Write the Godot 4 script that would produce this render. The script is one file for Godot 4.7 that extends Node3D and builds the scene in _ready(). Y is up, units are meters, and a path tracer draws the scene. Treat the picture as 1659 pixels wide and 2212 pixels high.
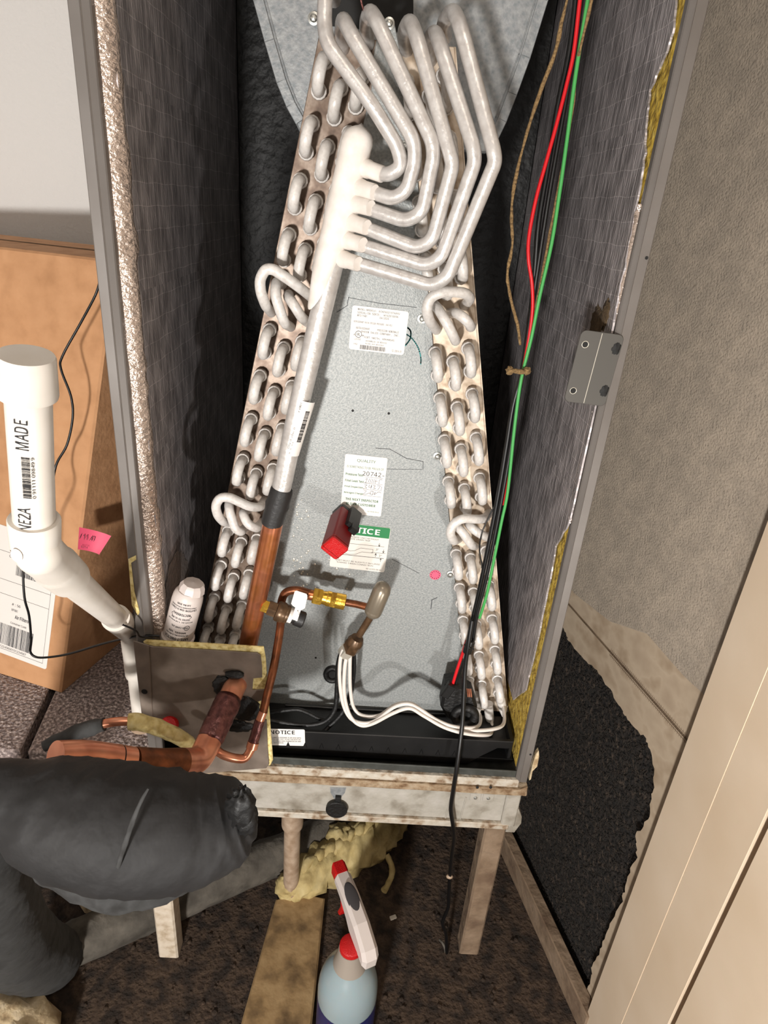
extends Node3D

# ---------------------------------------------------------------- mesh builder
class Shape:
	var v := PackedVector3Array()
	var n := PackedVector3Array()
	var t := PackedVector2Array()
	var c := PackedColorArray()
	var tint := Color.WHITE

	func tri(a: Vector3, b: Vector3, d: Vector3, na: Vector3, nb: Vector3, nd: Vector3, ua := Vector2.ZERO, ub := Vector2.ZERO, ud := Vector2.ZERO) -> void:
		var g := (b - a).cross(d - a)
		if g.dot(na + nb + nd) > 0.0:
			v.append_array([a, d, b]); n.append_array([na, nd, nb]); t.append_array([ua, ud, ub])
		else:
			v.append_array([a, b, d]); n.append_array([na, nb, nd]); t.append_array([ua, ub, ud])
		c.append_array([tint, tint, tint])

	func quad(a: Vector3, b: Vector3, d: Vector3, e: Vector3, nn: Vector3, u0 := Vector2(0, 1), u1 := Vector2(1, 1), u2 := Vector2(1, 0), u3 := Vector2(0, 0)) -> void:
		tri(a, b, d, nn, nn, nn, u0, u1, u2)
		tri(a, d, e, nn, nn, nn, u0, u2, u3)

	# a round bar along points; rad is a number or one radius per point
	func tube(pts: Array, rad, seg := 12, caps := true, squash := 1.0, rough := 0.0, seed_ := 1) -> Shape:
		var m := pts.size()
		var r := FastNoiseLite.new()
		r.seed = seed_; r.frequency = 1.0
		var prev: Array = []
		var up := Vector3.ZERO
		var along := 0.0
		for i in m:
			var p: Vector3 = pts[i]
			var d: Vector3 = (pts[mini(i + 1, m - 1)] - pts[maxi(i - 1, 0)]).normalized()
			if i == 0:
				up = Vector3.UP if absf(d.y) < 0.9 else Vector3.BACK
			up = (up - d * up.dot(d)).normalized()
			var side := d.cross(up)
			var ri: float = rad[i] if rad is Array else rad
			if i > 0: along += p.distance_to(pts[i - 1])
			var ring: Array = []
			for k in seg + 1:
				var a := TAU * (k % seg) / seg
				var o := side * cos(a) + up * sin(a) * squash
				var k_r := ri
				if rough > 0.0:
					k_r = ri * (1.0 + rough * r.get_noise_3dv((p + o * ri) * 45.0) + rough * 0.6 * r.get_noise_3dv((p + o * ri) * 110.0))
				ring.append([p + o * k_r, (side * cos(a) * squash + up * sin(a)).normalized(), Vector2(float(k) / seg, along)])
			if i > 0:
				for k in seg:
					var A = prev[k]; var B = prev[k + 1]; var C = ring[k + 1]; var D = ring[k]
					tri(A[0], B[0], C[0], A[1], B[1], C[1], A[2], B[2], C[2])
					tri(A[0], C[0], D[0], A[1], C[1], D[1], A[2], C[2], D[2])
			if caps and (i == 0 or i == m - 1):
				var nn := -d if i == 0 else d
				for k in seg:
					tri(p, ring[k][0], ring[k + 1][0], nn, nn, nn)
			prev = ring
		return self

	# a profile of (radius, height) turned round the y axis of xf
	func lathe(prof: Array, xf := Transform3D.IDENTITY, seg := 24, sx := 1.0, sz := 1.0) -> Shape:
		var m := prof.size()
		var nn: Array = []
		for i in m - 1:
			var d: Vector2 = prof[i + 1] - prof[i]
			nn.append(Vector2(d.y, -d.x).normalized())
		for i in m - 1:
			var n0: Vector2 = nn[i]
			var n1: Vector2 = nn[i]
			if i > 0 and n0.dot(nn[i - 1]) > 0.75: n0 = (nn[i] + nn[i - 1]).normalized()
			if i < m - 2 and nn[i].dot(nn[i + 1]) > 0.75: n1 = (nn[i] + nn[i + 1]).normalized()
			for k in seg:
				var q: Array = []
				for e in [[k, 0], [k + 1, 0], [k + 1, 1], [k, 1]]:
					var a: float = TAU * e[0] / seg
					var pr: Vector2 = prof[i + e[1]]
					var no: Vector2 = n0 if e[1] == 0 else n1
					var an := a if seg > 10 else TAU * (k + 0.5) / seg
					q.append([xf * Vector3(pr.x * cos(a) * sx, pr.y, pr.x * sin(a) * sz), xf.basis * Vector3(no.x * cos(an), no.y, no.x * sin(an)), Vector2(float(e[0]) / seg, pr.y)])
				tri(q[0][0], q[1][0], q[2][0], q[0][1], q[1][1], q[2][1], q[0][2], q[1][2], q[2][2])
				tri(q[0][0], q[2][0], q[3][0], q[0][1], q[2][1], q[3][1], q[0][2], q[2][2], q[3][2])
		return self

	# an outline in x,y pulled from z0 (back) to z1 (front), with small bevels
	func plate(poly: Array, z0: float, z1: float, bev := 0.0, xf := Transform3D.IDENTITY, back_bevel := true) -> Shape:
		var pts := PackedVector2Array(poly)
		if Geometry2D.is_polygon_clockwise(pts): pts.reverse()
		var m := pts.size()
		var inner := PackedVector2Array()
		for i in m:
			var a := (pts[i] - pts[(i + m - 1) % m]).normalized()
			var b := (pts[(i + 1) % m] - pts[i]).normalized()
			var na := Vector2(-a.y, a.x)
			var nb := Vector2(-b.y, b.x)
			var mm := na + nb
			inner.append(pts[i] + mm / maxf(0.4, 1.0 + na.dot(nb)) * bev)
		var idx := Geometry2D.triangulate_polygon(inner)
		var zn := xf.basis.z.normalized()
		for i in range(0, idx.size(), 3):
			var P := [inner[idx[i]], inner[idx[i + 1]], inner[idx[i + 2]]]
			var f: Array = []
			var bk: Array = []
			for p in P:
				f.append(xf * Vector3(p.x, p.y, z1)); bk.append(xf * Vector3(p.x, p.y, z0))
			tri(f[0], f[1], f[2], zn, zn, zn, P[0], P[1], P[2])
			tri(bk[0], bk[1], bk[2], -zn, -zn, -zn, P[0], P[1], P[2])
		var bb := bev if back_bevel else 0.0
		for i in m:
			var j := (i + 1) % m
			var d := (pts[j] - pts[i]).normalized()
			var o := xf.basis * Vector3(d.y, -d.x, 0)
			var on := o.normalized()
			var w := d.length()
			var a0 := xf * Vector3(pts[i].x, pts[i].y, z0 + bb); var b0 := xf * Vector3(pts[j].x, pts[j].y, z0 + bb)
			var a1 := xf * Vector3(pts[i].x, pts[i].y, z1 - bev); var b1 := xf * Vector3(pts[j].x, pts[j].y, z1 - bev)
			quad(a0, b0, b1, a1, on, pts[i], pts[j], pts[j], pts[i])
			if bev > 0.0:
				var ai := xf * Vector3(inner[i].x, inner[i].y, z1); var bi := xf * Vector3(inner[j].x, inner[j].y, z1)
				quad(a1, b1, bi, ai, (on + zn).normalized(), pts[i], pts[j], inner[j], inner[i])
			if bb > 0.0:
				var ac := xf * Vector3(inner[i].x, inner[i].y, z0); var bc := xf * Vector3(inner[j].x, inner[j].y, z0)
				quad(a0, b0, bc, ac, (on - zn).normalized(), pts[i], pts[j], inner[j], inner[i])
			elif not back_bevel and bev > 0.0:
				pass
		return self

	# a box from corner lo to corner hi
	func box(lo: Vector3, hi: Vector3, bev := 0.0, xf := Transform3D.IDENTITY) -> Shape:
		return plate([Vector2(lo.x, lo.y), Vector2(hi.x, lo.y), Vector2(hi.x, hi.y), Vector2(lo.x, hi.y)], lo.z, hi.z, bev, xf)

	# a lumpy ball
	func blob(at: Vector3, size: Vector3, rough := 0.2, freq := 3.0, seed_ := 1, xf := Basis.IDENTITY, nu := 20, nv := 14) -> Shape:
		var r := FastNoiseLite.new()
		r.seed = seed_; r.frequency = 1.0
		var grid: Array = []
		for j in nv + 1:
			var row: Array = []
			for i in nu + 1:
				var a := TAU * (i % nu) / nu
				var b := PI * j / nv
				var o := Vector3(sin(b) * cos(a), cos(b), sin(b) * sin(a))
				var k := 1.0 + rough * r.get_noise_3dv(o * freq)
				row.append(at + xf * (o * size * k))
			grid.append(row)
		for j in nv:
			for i in nu:
				var A: Vector3 = grid[j][i]; var B: Vector3 = grid[j][i + 1]; var C: Vector3 = grid[j + 1][i + 1]; var D: Vector3 = grid[j + 1][i]
				var nn: Array = []
				for e in [A, B, C, D]: nn.append((xf * ((xf.inverse() * (e - at)) / (size * size))).normalized())
				tri(A, B, C, nn[0], nn[1], nn[2])
				tri(A, C, D, nn[0], nn[2], nn[3])
		return self

	# recompute soft normals from the faces
	func soften() -> Shape:
		var sum := {}
		for i in range(0, v.size(), 3):
			var g := (v[i + 2] - v[i]).cross(v[i + 1] - v[i])
			for k in 3:
				var key := Vector3i((v[i + k] * 50000.0).round())
				sum[key] = sum.get(key, Vector3.ZERO) + g
		for i in v.size():
			n[i] = sum[Vector3i((v[i] * 50000.0).round())].normalized()
		return self

	# every face gets its own plain normal
	func flat() -> Shape:
		for i in range(0, v.size(), 3):
			var g := (v[i + 2] - v[i]).cross(v[i + 1] - v[i]).normalized()
			for k in 3: n[i + k] = g
		return self

	# lettering fitted into the box that starts at x, y and is w wide and h high
	func text(s: String, x: float, y: float, w: float, h: float, font: Font, xf := Transform3D.IDENTITY) -> Shape:
		var tm := TextMesh.new()
		tm.text = s; tm.font = font; tm.font_size = 24; tm.pixel_size = 0.01; tm.depth = 0.0; tm.curve_step = 3.0
		var a := tm.get_mesh_arrays()
		var vs: PackedVector3Array = a[Mesh.ARRAY_VERTEX]
		var ix = a[Mesh.ARRAY_INDEX]
		if vs.is_empty(): return self
		var lo := Vector2(1e9, 1e9)
		var hi := -lo
		for p in vs:
			lo = lo.min(Vector2(p.x, p.y)); hi = hi.max(Vector2(p.x, p.y))
		var sc := Vector2(w, h) / (hi - lo).max(Vector2(1e-6, 1e-6))
		var zn := xf.basis.z.normalized()
		var count: int = ix.size() if ix != null and ix.size() > 0 else vs.size()
		for i in range(0, count, 3):
			var P: Array = []
			for k in 3:
				var q: Vector3 = vs[ix[i + k]] if ix != null and ix.size() > 0 else vs[i + k]
				P.append(xf * Vector3(x + (q.x - lo.x) * sc.x, y + (q.y - lo.y) * sc.y, 0))
			tri(P[0], P[1], P[2], zn, zn, zn)
		return self

	func bars(x: float, y: float, w: float, h: float, count: int, seed_: int, xf := Transform3D.IDENTITY, across := false) -> Shape:
		var r := RandomNumberGenerator.new()
		r.seed = seed_
		var zn := xf.basis.z.normalized()
		for i in count:
			var s: float = (w if not across else h) / count
			var b := s * r.randf_range(0.25, 0.8)
			var lo := Vector2(x + i * s, y) if not across else Vector2(x, y + i * s)
			var hi := lo + (Vector2(b, h) if not across else Vector2(w, b))
			quad(xf * Vector3(lo.x, lo.y, 0), xf * Vector3(hi.x, lo.y, 0), xf * Vector3(hi.x, hi.y, 0), xf * Vector3(lo.x, hi.y, 0), zn)
		return self

	# thin drawn strokes
	func stroke(pts: Array, w: float, xf := Transform3D.IDENTITY) -> Shape:
		var zn := xf.basis.z.normalized()
		for i in pts.size() - 1:
			var a: Vector2 = pts[i]
			var b: Vector2 = pts[i + 1]
			var d := (b - a).normalized() * w * 0.5
			var s := Vector2(-d.y, d.x)
			var q: Array = []
			for e in [a - d + s, b + d + s, b + d - s, a - d - s]: q.append(xf * Vector3(e.x, e.y, 0))
			quad(q[0], q[1], q[2], q[3], zn)
		return self

	func mesh() -> ArrayMesh:
		var a := []
		a.resize(Mesh.ARRAY_MAX)
		a[Mesh.ARRAY_VERTEX] = v; a[Mesh.ARRAY_NORMAL] = n; a[Mesh.ARRAY_TEX_UV] = t; a[Mesh.ARRAY_COLOR] = c
		var am := ArrayMesh.new()
		am.add_surface_from_arrays(Mesh.PRIMITIVE_TRIANGLES, a)
		return am

# ---------------------------------------------------------------- scene helpers
var taken := {}
var M := {}
var sans: SystemFont
var sans_bold: SystemFont
var mono: SystemFont

func numbered(called: String) -> String:
	taken[called] = taken.get(called, -1) + 1
	return called if taken[called] == 0 else "%s_%03d" % [called, taken[called]]

func tag(o: Node3D, label: String, category: String, group := "") -> Node3D:
	o.set_meta("label", label); o.set_meta("category", category)
	if group: o.set_meta("group", group)
	return o

func thing(called: String, at: Vector3, label: String, category: String, group := "") -> Node3D:
	var o := Node3D.new()
	o.name = numbered(called)
	o.position = at
	add_child(o)
	return tag(o, label, category, group)

func part(called: String, s: Shape, m: Material, parent: Node, label := "") -> MeshInstance3D:
	return put(called, s.mesh(), m, parent, label)

func put(called: String, mesh: Mesh, m: Material, parent: Node, label := "") -> MeshInstance3D:
	var o := MeshInstance3D.new()
	o.mesh = mesh
	o.material_override = m
	o.name = called if parent != self else numbered(called)
	if parent != self:      # shapes are written in room coordinates
		var up := parent
		var at := Vector3.ZERO
		while up != self:
			at += up.position
			up = up.get_parent()
		o.position = -at
	parent.add_child(o, true)
	if label: o.set_meta("label", label)
	return o

func struct(o: Node3D) -> Node3D:
	o.set_meta("kind", "structure")
	return o

# a polyline with its corners rounded
func bent(pts: Array, rad: float, steps := 6) -> Array:
	var out: Array = [pts[0]]
	for i in range(1, pts.size() - 1):
		var p: Vector3 = pts[i]
		var a: Vector3 = pts[i - 1] - p
		var b: Vector3 = pts[i + 1] - p
		var k := minf(rad, minf(a.length(), b.length()) * 0.48)
		var p0 := p + a.normalized() * k
		var p1 := p + b.normalized() * k
		for s in steps + 1:
			var f := float(s) / steps
			out.append(p0.lerp(p, f).lerp(p.lerp(p1, f), f))
	out.append(pts[-1])
	return out

# a soft curve through all the points
func flow(pts: Array, steps := 6) -> Array:
	var out: Array = []
	for i in pts.size() - 1:
		var a: Vector3 = pts[maxi(i - 1, 0)]
		var d: Vector3 = pts[mini(i + 2, pts.size() - 1)]
		for s in steps:
			out.append(pts[i].cubic_interpolate(pts[i + 1], a, d, float(s) / steps))
	out.append(pts[-1])
	return out

func along(from: Array, steps: int) -> Array:
	var out: Array = []
	for i in from.size() - 1:
		for s in steps:
			var f := float(s) / steps
			f = f * f * (3.0 - 2.0 * f)
			out.append(lerpf(from[i], from[i + 1], f))
	out.append(from[-1])
	return out

func round_rect(w: float, h: float, r: float, x := 0.0, y := 0.0, steps := 5) -> Array:
	var out: Array = []
	for k in 4:
		var cx := x + (w - r if k == 0 or k == 3 else r)
		var cy := y + (h - r if k < 2 else r)
		for s in steps + 1:
			var a := PI / 2 * (k + float(s) / steps)
			out.append(Vector2(cx + cos(a) * r, cy + sin(a) * r))
	return out

func disc(cx: float, cy: float, r: float, seg := 24) -> Array:
	var out: Array = []
	for k in seg:
		out.append(Vector2(cx + cos(TAU * k / seg) * r, cy + sin(TAU * k / seg) * r))
	return out

# a frame whose y axis runs from a towards b
func aim(a: Vector3, b: Vector3) -> Transform3D:
	var y := (b - a).normalized()
	var x := (Vector3.BACK if absf(y.z) < 0.9 else Vector3.RIGHT).cross(y).normalized()
	return Transform3D(Basis(x, y, x.cross(y)), a)

func stick_frame(o: Vector3, turn: float) -> Transform3D:
	return Transform3D(Basis(Vector3.BACK, turn), o)

# ---------------------------------------------------------------- materials
func ramp(cols: Array) -> Gradient:
	var g := Gradient.new()
	var off := PackedFloat32Array()
	var cc := PackedColorArray()
	for i in cols.size():
		if cols[i] is Array:
			off.append(cols[i][0]); cc.append(cols[i][1])
		else:
			off.append(float(i) / maxf(1, cols.size() - 1)); cc.append(cols[i])
	g.offsets = off; g.colors = cc
	return g

func grain(freq: float, cols: Array, seed_ := 1, octaves := 4, kind := FastNoiseLite.TYPE_SIMPLEX_SMOOTH, size := 512, stretch := 1.0) -> Texture2D:
	var f := FastNoiseLite.new()
	f.noise_type = kind; f.seed = seed_; f.frequency = freq; f.fractal_octaves = octaves
	f.fractal_type = FastNoiseLite.FRACTAL_FBM if octaves > 1 else FastNoiseLite.FRACTAL_NONE
	var t := NoiseTexture2D.new()
	t.width = size; t.height = int(size * stretch); t.seamless = true; t.noise = f
	t.color_ramp = ramp(cols)
	return t

func relief(freq: float, strength: float, seed_ := 1, octaves := 3, kind := FastNoiseLite.TYPE_SIMPLEX_SMOOTH, size := 512) -> Texture2D:
	var f := FastNoiseLite.new()
	f.noise_type = kind; f.seed = seed_; f.frequency = freq; f.fractal_octaves = octaves
	var t := NoiseTexture2D.new()
	t.width = size; t.height = size; t.seamless = true; t.noise = f
	t.as_normal_map = true; t.bump_strength = strength
	return t

func g(k: float, warm := 0.0) -> Color:
	return Color(k * (1.0 + warm), k, k * (1.0 - warm))

func mat(color: Color, rough := 0.6, metal := 0.0, tex: Texture2D = null, scale := 4.0, bump: Texture2D = null, bump_k := 1.0) -> StandardMaterial3D:
	var m := StandardMaterial3D.new()
	m.albedo_color = color; m.roughness = rough; m.metallic = metal
	m.vertex_color_use_as_albedo = true
	if tex: m.albedo_texture = tex
	if bump:
		m.normal_enabled = true; m.normal_texture = bump; m.normal_scale = bump_k
	if tex or bump:
		m.uv1_triplanar = true
		m.uv1_scale = Vector3.ONE * scale
	return m

# a foil facing laid over a scrim of threads: colour and relief of one tile
func scrim(dark: float, seed_: int) -> Array:
	var s := 640
	var col := Image.create(s, s, false, Image.FORMAT_RGB8)
	var hi := Image.create(s, s, false, Image.FORMAT_RGB8)
	var f := FastNoiseLite.new()
	f.seed = seed_; f.frequency = 0.012; f.fractal_octaves = 4
	var f2 := FastNoiseLite.new()
	f2.seed = seed_ + 5; f2.frequency = 0.05; f2.fractal_octaves = 3
	for y in s:
		for x in s:
			var u := float(x) / s
			var w := float(y) / s
			var wob := 0.004 * sin(w * TAU * 2.0) + 0.003 * sin(u * TAU * 3.0)
			var line := 0.0
			var p := fposmod((u + wob) * 14.0, 1.0)
			line = maxf(line, (1.0 - absf(p - 0.5) * 17.0) * 1.3)
			p = fposmod((w + wob) * 8.0, 1.0)
			line = maxf(line, (1.0 - absf(p - 0.5) * 46.0) * 0.8)
			p = fposmod((w + u * 1.0 + wob) * 6.0, 1.0)
			line = maxf(line, (1.0 - absf(p - 0.5) * 46.0) * 0.6)
			line = clampf(line, 0.0, 1.0)
			var nz := f.get_noise_2d(x, y * 0.35)
			var nz2 := f2.get_noise_2d(x * 1.6, y * 0.25)
			var k := dark * (1.0 + 0.3 * nz + 0.1 * nz2) + line * (0.4 + 0.3 * nz)
			k = clampf(k, 0.0, 1.0)
			col.set_pixel(x, y, Color(k * 1.0, k * 0.985, k * 0.98))
			var b := clampf(0.45 + 0.55 * nz2 + 0.35 * nz + line * 0.3, 0.0, 1.0)
			hi.set_pixel(x, y, Color(b, b, b))
	hi.bump_map_to_normal_map(3.5)
	return [ImageTexture.create_from_image(col), ImageTexture.create_from_image(hi)]

# tone of dust and age baked into one picture of the panel sheet: grain, smears and rubbed spots
func make_materials() -> void:
	sans = SystemFont.new(); sans.font_names = PackedStringArray(["Droid Sans"])
	sans_bold = SystemFont.new(); sans_bold.font_names = PackedStringArray(["Droid Sans"]); sans_bold.font_weight = 700
	mono = SystemFont.new(); mono.font_names = PackedStringArray(["Droid Sans Mono"])
	var fine := relief(0.06, 3.0, 3)
	var rough := relief(0.03, 6.0, 4, 5)
	M.wall = mat(g(0.86, 0.012), 0.85, 0.0, null, 5.0, relief(0.035, 9.0, 5, 3), 0.22)
	M.wall_smooth = mat(g(0.68, 0.05), 0.9, 0.0, grain(0.012, [Color(0.74, 0.66, 0.56), Color(0.98, 0.93, 0.85), Color(0.86, 0.8, 0.72)], 6), 2.5)
	M.wall_peel = mat(Color(0.66, 0.62, 0.575), 0.92, 0.0, grain(0.006, [Color(0.86, 0.85, 0.83), Color(1, 0.98, 0.95)], 7), 9.0, relief(0.05, 12.0, 8, 2), 0.3)
	M.paint = mat(Color(0.91, 0.835, 0.745), 0.55, 0.0, grain(0.004, [Color(0.95, 0.93, 0.9), Color(1, 1, 1)], 9), 2.0)
	M.soot = mat(Color(1, 1, 1), 1.0, 0.0, grain(0.03, [Color(0.05, 0.04, 0.035), Color(0.13, 0.11, 0.095), Color(0.36, 0.3, 0.25)], 10, 5), 3.5, relief(0.05, 20.0, 11, 5), 1.4)
	M.fuzz = mat(Color(0.17, 0.145, 0.125), 1.0)
	M.floor = mat(Color(1, 1, 1), 0.95, 0.0, grain(0.013, [Color(0.1, 0.08, 0.066), Color(0.18, 0.138, 0.108), Color(0.29, 0.23, 0.18), Color(0.17, 0.125, 0.095)], 12, 6), 4.0, relief(0.05, 16.0, 13, 5), 0.28)
	M.speckle = mat(Color(1, 1, 1), 0.9, 0.0, grain(0.09, [[0.0, Color(0.36, 0.32, 0.315)], [0.45, Color(0.52, 0.465, 0.45)], [0.62, Color(0.66, 0.6, 0.58)], [1.0, Color(0.9, 0.85, 0.83)]], 14, 3), 3.2, relief(0.08, 8.0, 15, 3), 0.8)
	M.plank = mat(Color(1, 1, 1), 0.9, 0.0, grain(0.012, [Color(0.36, 0.28, 0.18), Color(0.58, 0.47, 0.32), Color(0.68, 0.57, 0.41)], 16, 5), 3.0, rough, 0.22)
	M.beam = mat(Color(1, 1, 1), 0.9, 0.0, grain(0.01, [Color(0.34, 0.26, 0.2), Color(0.5, 0.42, 0.34), Color(0.58, 0.5, 0.42)], 17, 4), 2.5, rough, 0.5)
	M.galv = mat(Color(0.64, 0.65, 0.645), 0.5, 0.25, grain(0.055, [Color(0.78, 0.8, 0.81), Color(0.9, 0.9, 0.9), Color(1, 1, 1)], 18, 4), 9.0, relief(0.09, 5.0, 19, 3), 0.2)
	M.blower = mat(Color(0.64, 0.65, 0.65), 0.5, 0.3, grain(0.03, [Color(0.72, 0.75, 0.77), Color(0.88, 0.88, 0.89), Color(1, 1, 1)], 20, 3, FastNoiseLite.TYPE_CELLULAR), 8.0, relief(0.06, 5.0, 21, 3), 0.12)
	M.dark_galv = mat(Color(0.36, 0.37, 0.36), 0.5, 0.5, grain(0.02, [Color(0.7, 0.7, 0.68), Color(1, 1, 1)], 22), 4.0)
	M.sheet_shaded_stained = mat(Color(1, 1, 1), 0.45, 0.45, grain(0.016, [Color(0.3, 0.24, 0.2), Color(0.42, 0.35, 0.3), Color(0.55, 0.49, 0.44), Color(0.38, 0.31, 0.26)], 23, 4), 5.0)  # left sheet: shade put into the colour, together with brown dirt stains
	M.sheet_lit = mat(Color(1, 1, 1), 0.45, 0.35, grain(0.02, [Color(0.58, 0.49, 0.4), Color(0.78, 0.71, 0.63), Color(0.86, 0.81, 0.75)], 24, 4), 5.0)  # right sheet: same steel, with lamplight put into the cream colour
	M.fins = mat(Color(0.1, 0.1, 0.1), 0.6, 0.5)
	M.alu = mat(Color(0.86, 0.85, 0.84), 0.36, 0.4, grain(0.03, [Color(0.82, 0.8, 0.79), Color(1, 1, 1)], 25), 6.0, fine, 0.25)
	M.alu_bend = mat(Color(0.88, 0.87, 0.86), 0.42, 0.08, grain(0.035, [Color(0.84, 0.82, 0.8), Color(0.95, 0.94, 0.93), Color(1, 1, 1)], 26), 9.0, fine, 0.3)
	M.epoxy = mat(Color(0.93, 0.91, 0.89), 0.6, 0.0, grain(0.02, [Color(0.9, 0.88, 0.86), Color(1, 1, 1)], 27), 5.0, rough, 0.15)
	M.copper = mat(Color(1, 1, 1), 0.3, 0.85, grain(0.012, [Color(0.6, 0.36, 0.26), Color(0.82, 0.52, 0.38), Color(0.74, 0.46, 0.26), Color(0.88, 0.64, 0.5)], 28, 3), 4.0)
	M.copper_bright = mat(Color(1, 1, 1), 0.3, 0.7, grain(0.014, [Color(0.64, 0.38, 0.29), Color(0.9, 0.6, 0.47), Color(0.96, 0.7, 0.57)], 29, 3), 4.0)
	M.copper_dark = mat(Color(1, 1, 1), 0.35, 0.6, grain(0.03, [Color(0.22, 0.13, 0.12), Color(0.42, 0.26, 0.25), Color(0.55, 0.36, 0.33)], 30, 4), 6.0, rough, 0.8)
	M.copper_burnt = mat(Color(1, 1, 1), 0.4, 0.7, grain(0.02, [Color(0.26, 0.15, 0.1), Color(0.5, 0.3, 0.19), Color(0.62, 0.36, 0.22)], 31, 4), 6.0)
	M.brass = mat(Color(0.93, 0.74, 0.3), 0.28, 0.9, null, 5.0, fine, 0.3)
	M.bronze = mat(Color(0.48, 0.37, 0.27), 0.35, 0.5, grain(0.02, [Color(0.6, 0.6, 0.6), Color(1, 1, 1)], 32), 8.0)
	M.steel_olive = mat(Color(0.52, 0.48, 0.42), 0.3, 0.45)
	M.plated = mat(Color(0.85, 0.83, 0.78), 0.35, 0.6)
	M.screw = mat(Color(0.72, 0.72, 0.7), 0.35, 0.8)
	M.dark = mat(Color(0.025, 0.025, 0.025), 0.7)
	M.rubber = mat(Color(0.035, 0.034, 0.035), 0.55, 0.0, null, 8.0, rough, 0.5)
	M.black_plastic = mat(Color(0.05, 0.05, 0.05), 0.42)
	M.pan = mat(Color(0.1, 0.098, 0.1), 0.4, 0.0, grain(0.015, [Color(0.75, 0.75, 0.75), Color(1, 1, 1)], 33), 4.0)
	M.sleeve = mat(Color(0.13, 0.125, 0.125), 0.5, 0.0, null, 6.0, fine, 0.2)
	M.foam_black = mat(Color(0.115, 0.11, 0.112), 0.72, 0.0, grain(0.01, [Color(0.62, 0.6, 0.6), Color(1, 1, 1), Color(0.85, 0.83, 0.82)], 34, 4), 3.0, fine, 0.25)
	M.foam_dusty = mat(Color(0.24, 0.24, 0.24), 0.9, 0.0, grain(0.015, [Color(0.5, 0.48, 0.46), Color(1, 1, 1), Color(0.8, 0.8, 0.78)], 35, 5), 3.0, rough, 0.3)
	M.pipe_dusty = mat(Color(1, 1, 1), 0.9, 0.0, grain(0.015, [Color(0.17, 0.15, 0.13), Color(0.34, 0.32, 0.29), Color(0.46, 0.43, 0.39)], 36, 5), 3.0, rough, 0.6)
	M.frame = mat(Color(0.47, 0.45, 0.435), 0.4, 0.25, grain(0.006, [Color(0.9, 0.89, 0.88), Color(1, 1, 1)], 37), 3.0)
	M.rail_white = mat(Color(1, 1, 1), 0.6, 0.1, grain(0.02, [[0.0, Color(0.42, 0.32, 0.23)], [0.25, Color(0.62, 0.55, 0.47)], [0.45, Color(0.72, 0.68, 0.62)], [1.0, Color(0.78, 0.76, 0.72)]], 38, 5), 4.0, rough, 0.5)
	M.rail_rust = mat(Color(1, 1, 1), 0.85, 0.0, grain(0.02, [[0.0, Color(0.26, 0.17, 0.1)], [0.3, Color(0.46, 0.36, 0.26)], [0.6, Color(0.6, 0.52, 0.42)], [1.0, Color(0.68, 0.62, 0.54)]], 39, 5), 4.0, rough, 0.9)
	M.plenum = mat(Color(1, 1, 1), 0.55, 0.15, grain(0.012, [Color(0.5, 0.47, 0.42), Color(0.68, 0.66, 0.62), Color(0.74, 0.72, 0.69)], 40, 5), 3.0, fine, 0.3)
	M.cover = mat(Color(0.52, 0.47, 0.43), 0.45, 0.12, grain(0.012, [Color(0.78, 0.77, 0.76), Color(1, 1, 1)], 41, 5), 4.0)
	M.bracket = mat(Color(0.335, 0.325, 0.31), 0.45, 0.3)
	M.fiberglass = mat(Color(1, 1, 1), 1.0, 0.0, grain(0.03, [Color(0.46, 0.36, 0.08), Color(0.72, 0.6, 0.22), Color(0.82, 0.73, 0.4)], 42, 5), 5.0, rough, 1.2)
	M.foam_edge = mat(Color(1, 1, 1), 1.0, 0.0, grain(0.03, [Color(0.62, 0.52, 0.28), Color(0.86, 0.79, 0.55), Color(0.9, 0.85, 0.66)], 43, 5), 6.0, rough, 0.8)
	M.spray_foam = mat(Color(1, 1, 1), 0.75, 0.0, grain(0.015, [Color(0.5, 0.42, 0.25), Color(0.74, 0.66, 0.45), Color(0.8, 0.74, 0.56)], 44, 4), 4.0, rough, 0.5)
	M.pvc = mat(Color(0.9, 0.875, 0.845), 0.35, 0.0, grain(0.01, [Color(0.93, 0.92, 0.9), Color(1, 1, 1)], 45), 4.0)
	M.pvc_old = mat(Color(0.78, 0.7, 0.62), 0.5, 0.0, grain(0.02, [Color(0.7, 0.64, 0.58), Color(1, 1, 1)], 46), 4.0)
	M.ink = mat(Color(0.09, 0.09, 0.11), 0.7)
	M.ink_grey = mat(Color(0.2, 0.2, 0.22), 0.7)
	M.ink_green = mat(Color(0.02, 0.36, 0.21), 0.7)
	M.pen = mat(Color(0.22, 0.22, 0.33), 0.7)
	M.teal = mat(Color(0.08, 0.55, 0.55), 0.6)
	M.green_band = mat(Color(0.02, 0.46, 0.24), 0.5)
	M.paper = mat(Color(0.9, 0.88, 0.86), 0.5)
	M.paper_warm = mat(Color(0.86, 0.84, 0.81), 0.6)
	M.pink = mat(Color(0.9, 0.34, 0.46), 0.6)
	M.card = mat(Color(1, 1, 1), 0.85, 0.0, grain(0.015, [Color(0.66, 0.48, 0.33), Color(0.75, 0.56, 0.4), Color(0.79, 0.6, 0.44)], 47, 5), 3.0, fine, 0.3)
	M.red = mat(Color(0.46, 0.03, 0.035), 0.4)
	M.red_bright = mat(Color(0.72, 0.03, 0.045), 0.45, 0.0, null, 12.0, relief(0.1, 8.0, 48), 0.5)
	M.red_wire = mat(Color(0.78, 0.05, 0.1), 0.45)
	M.green_wire = mat(Color(0.25, 0.6, 0.3), 0.5)
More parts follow.
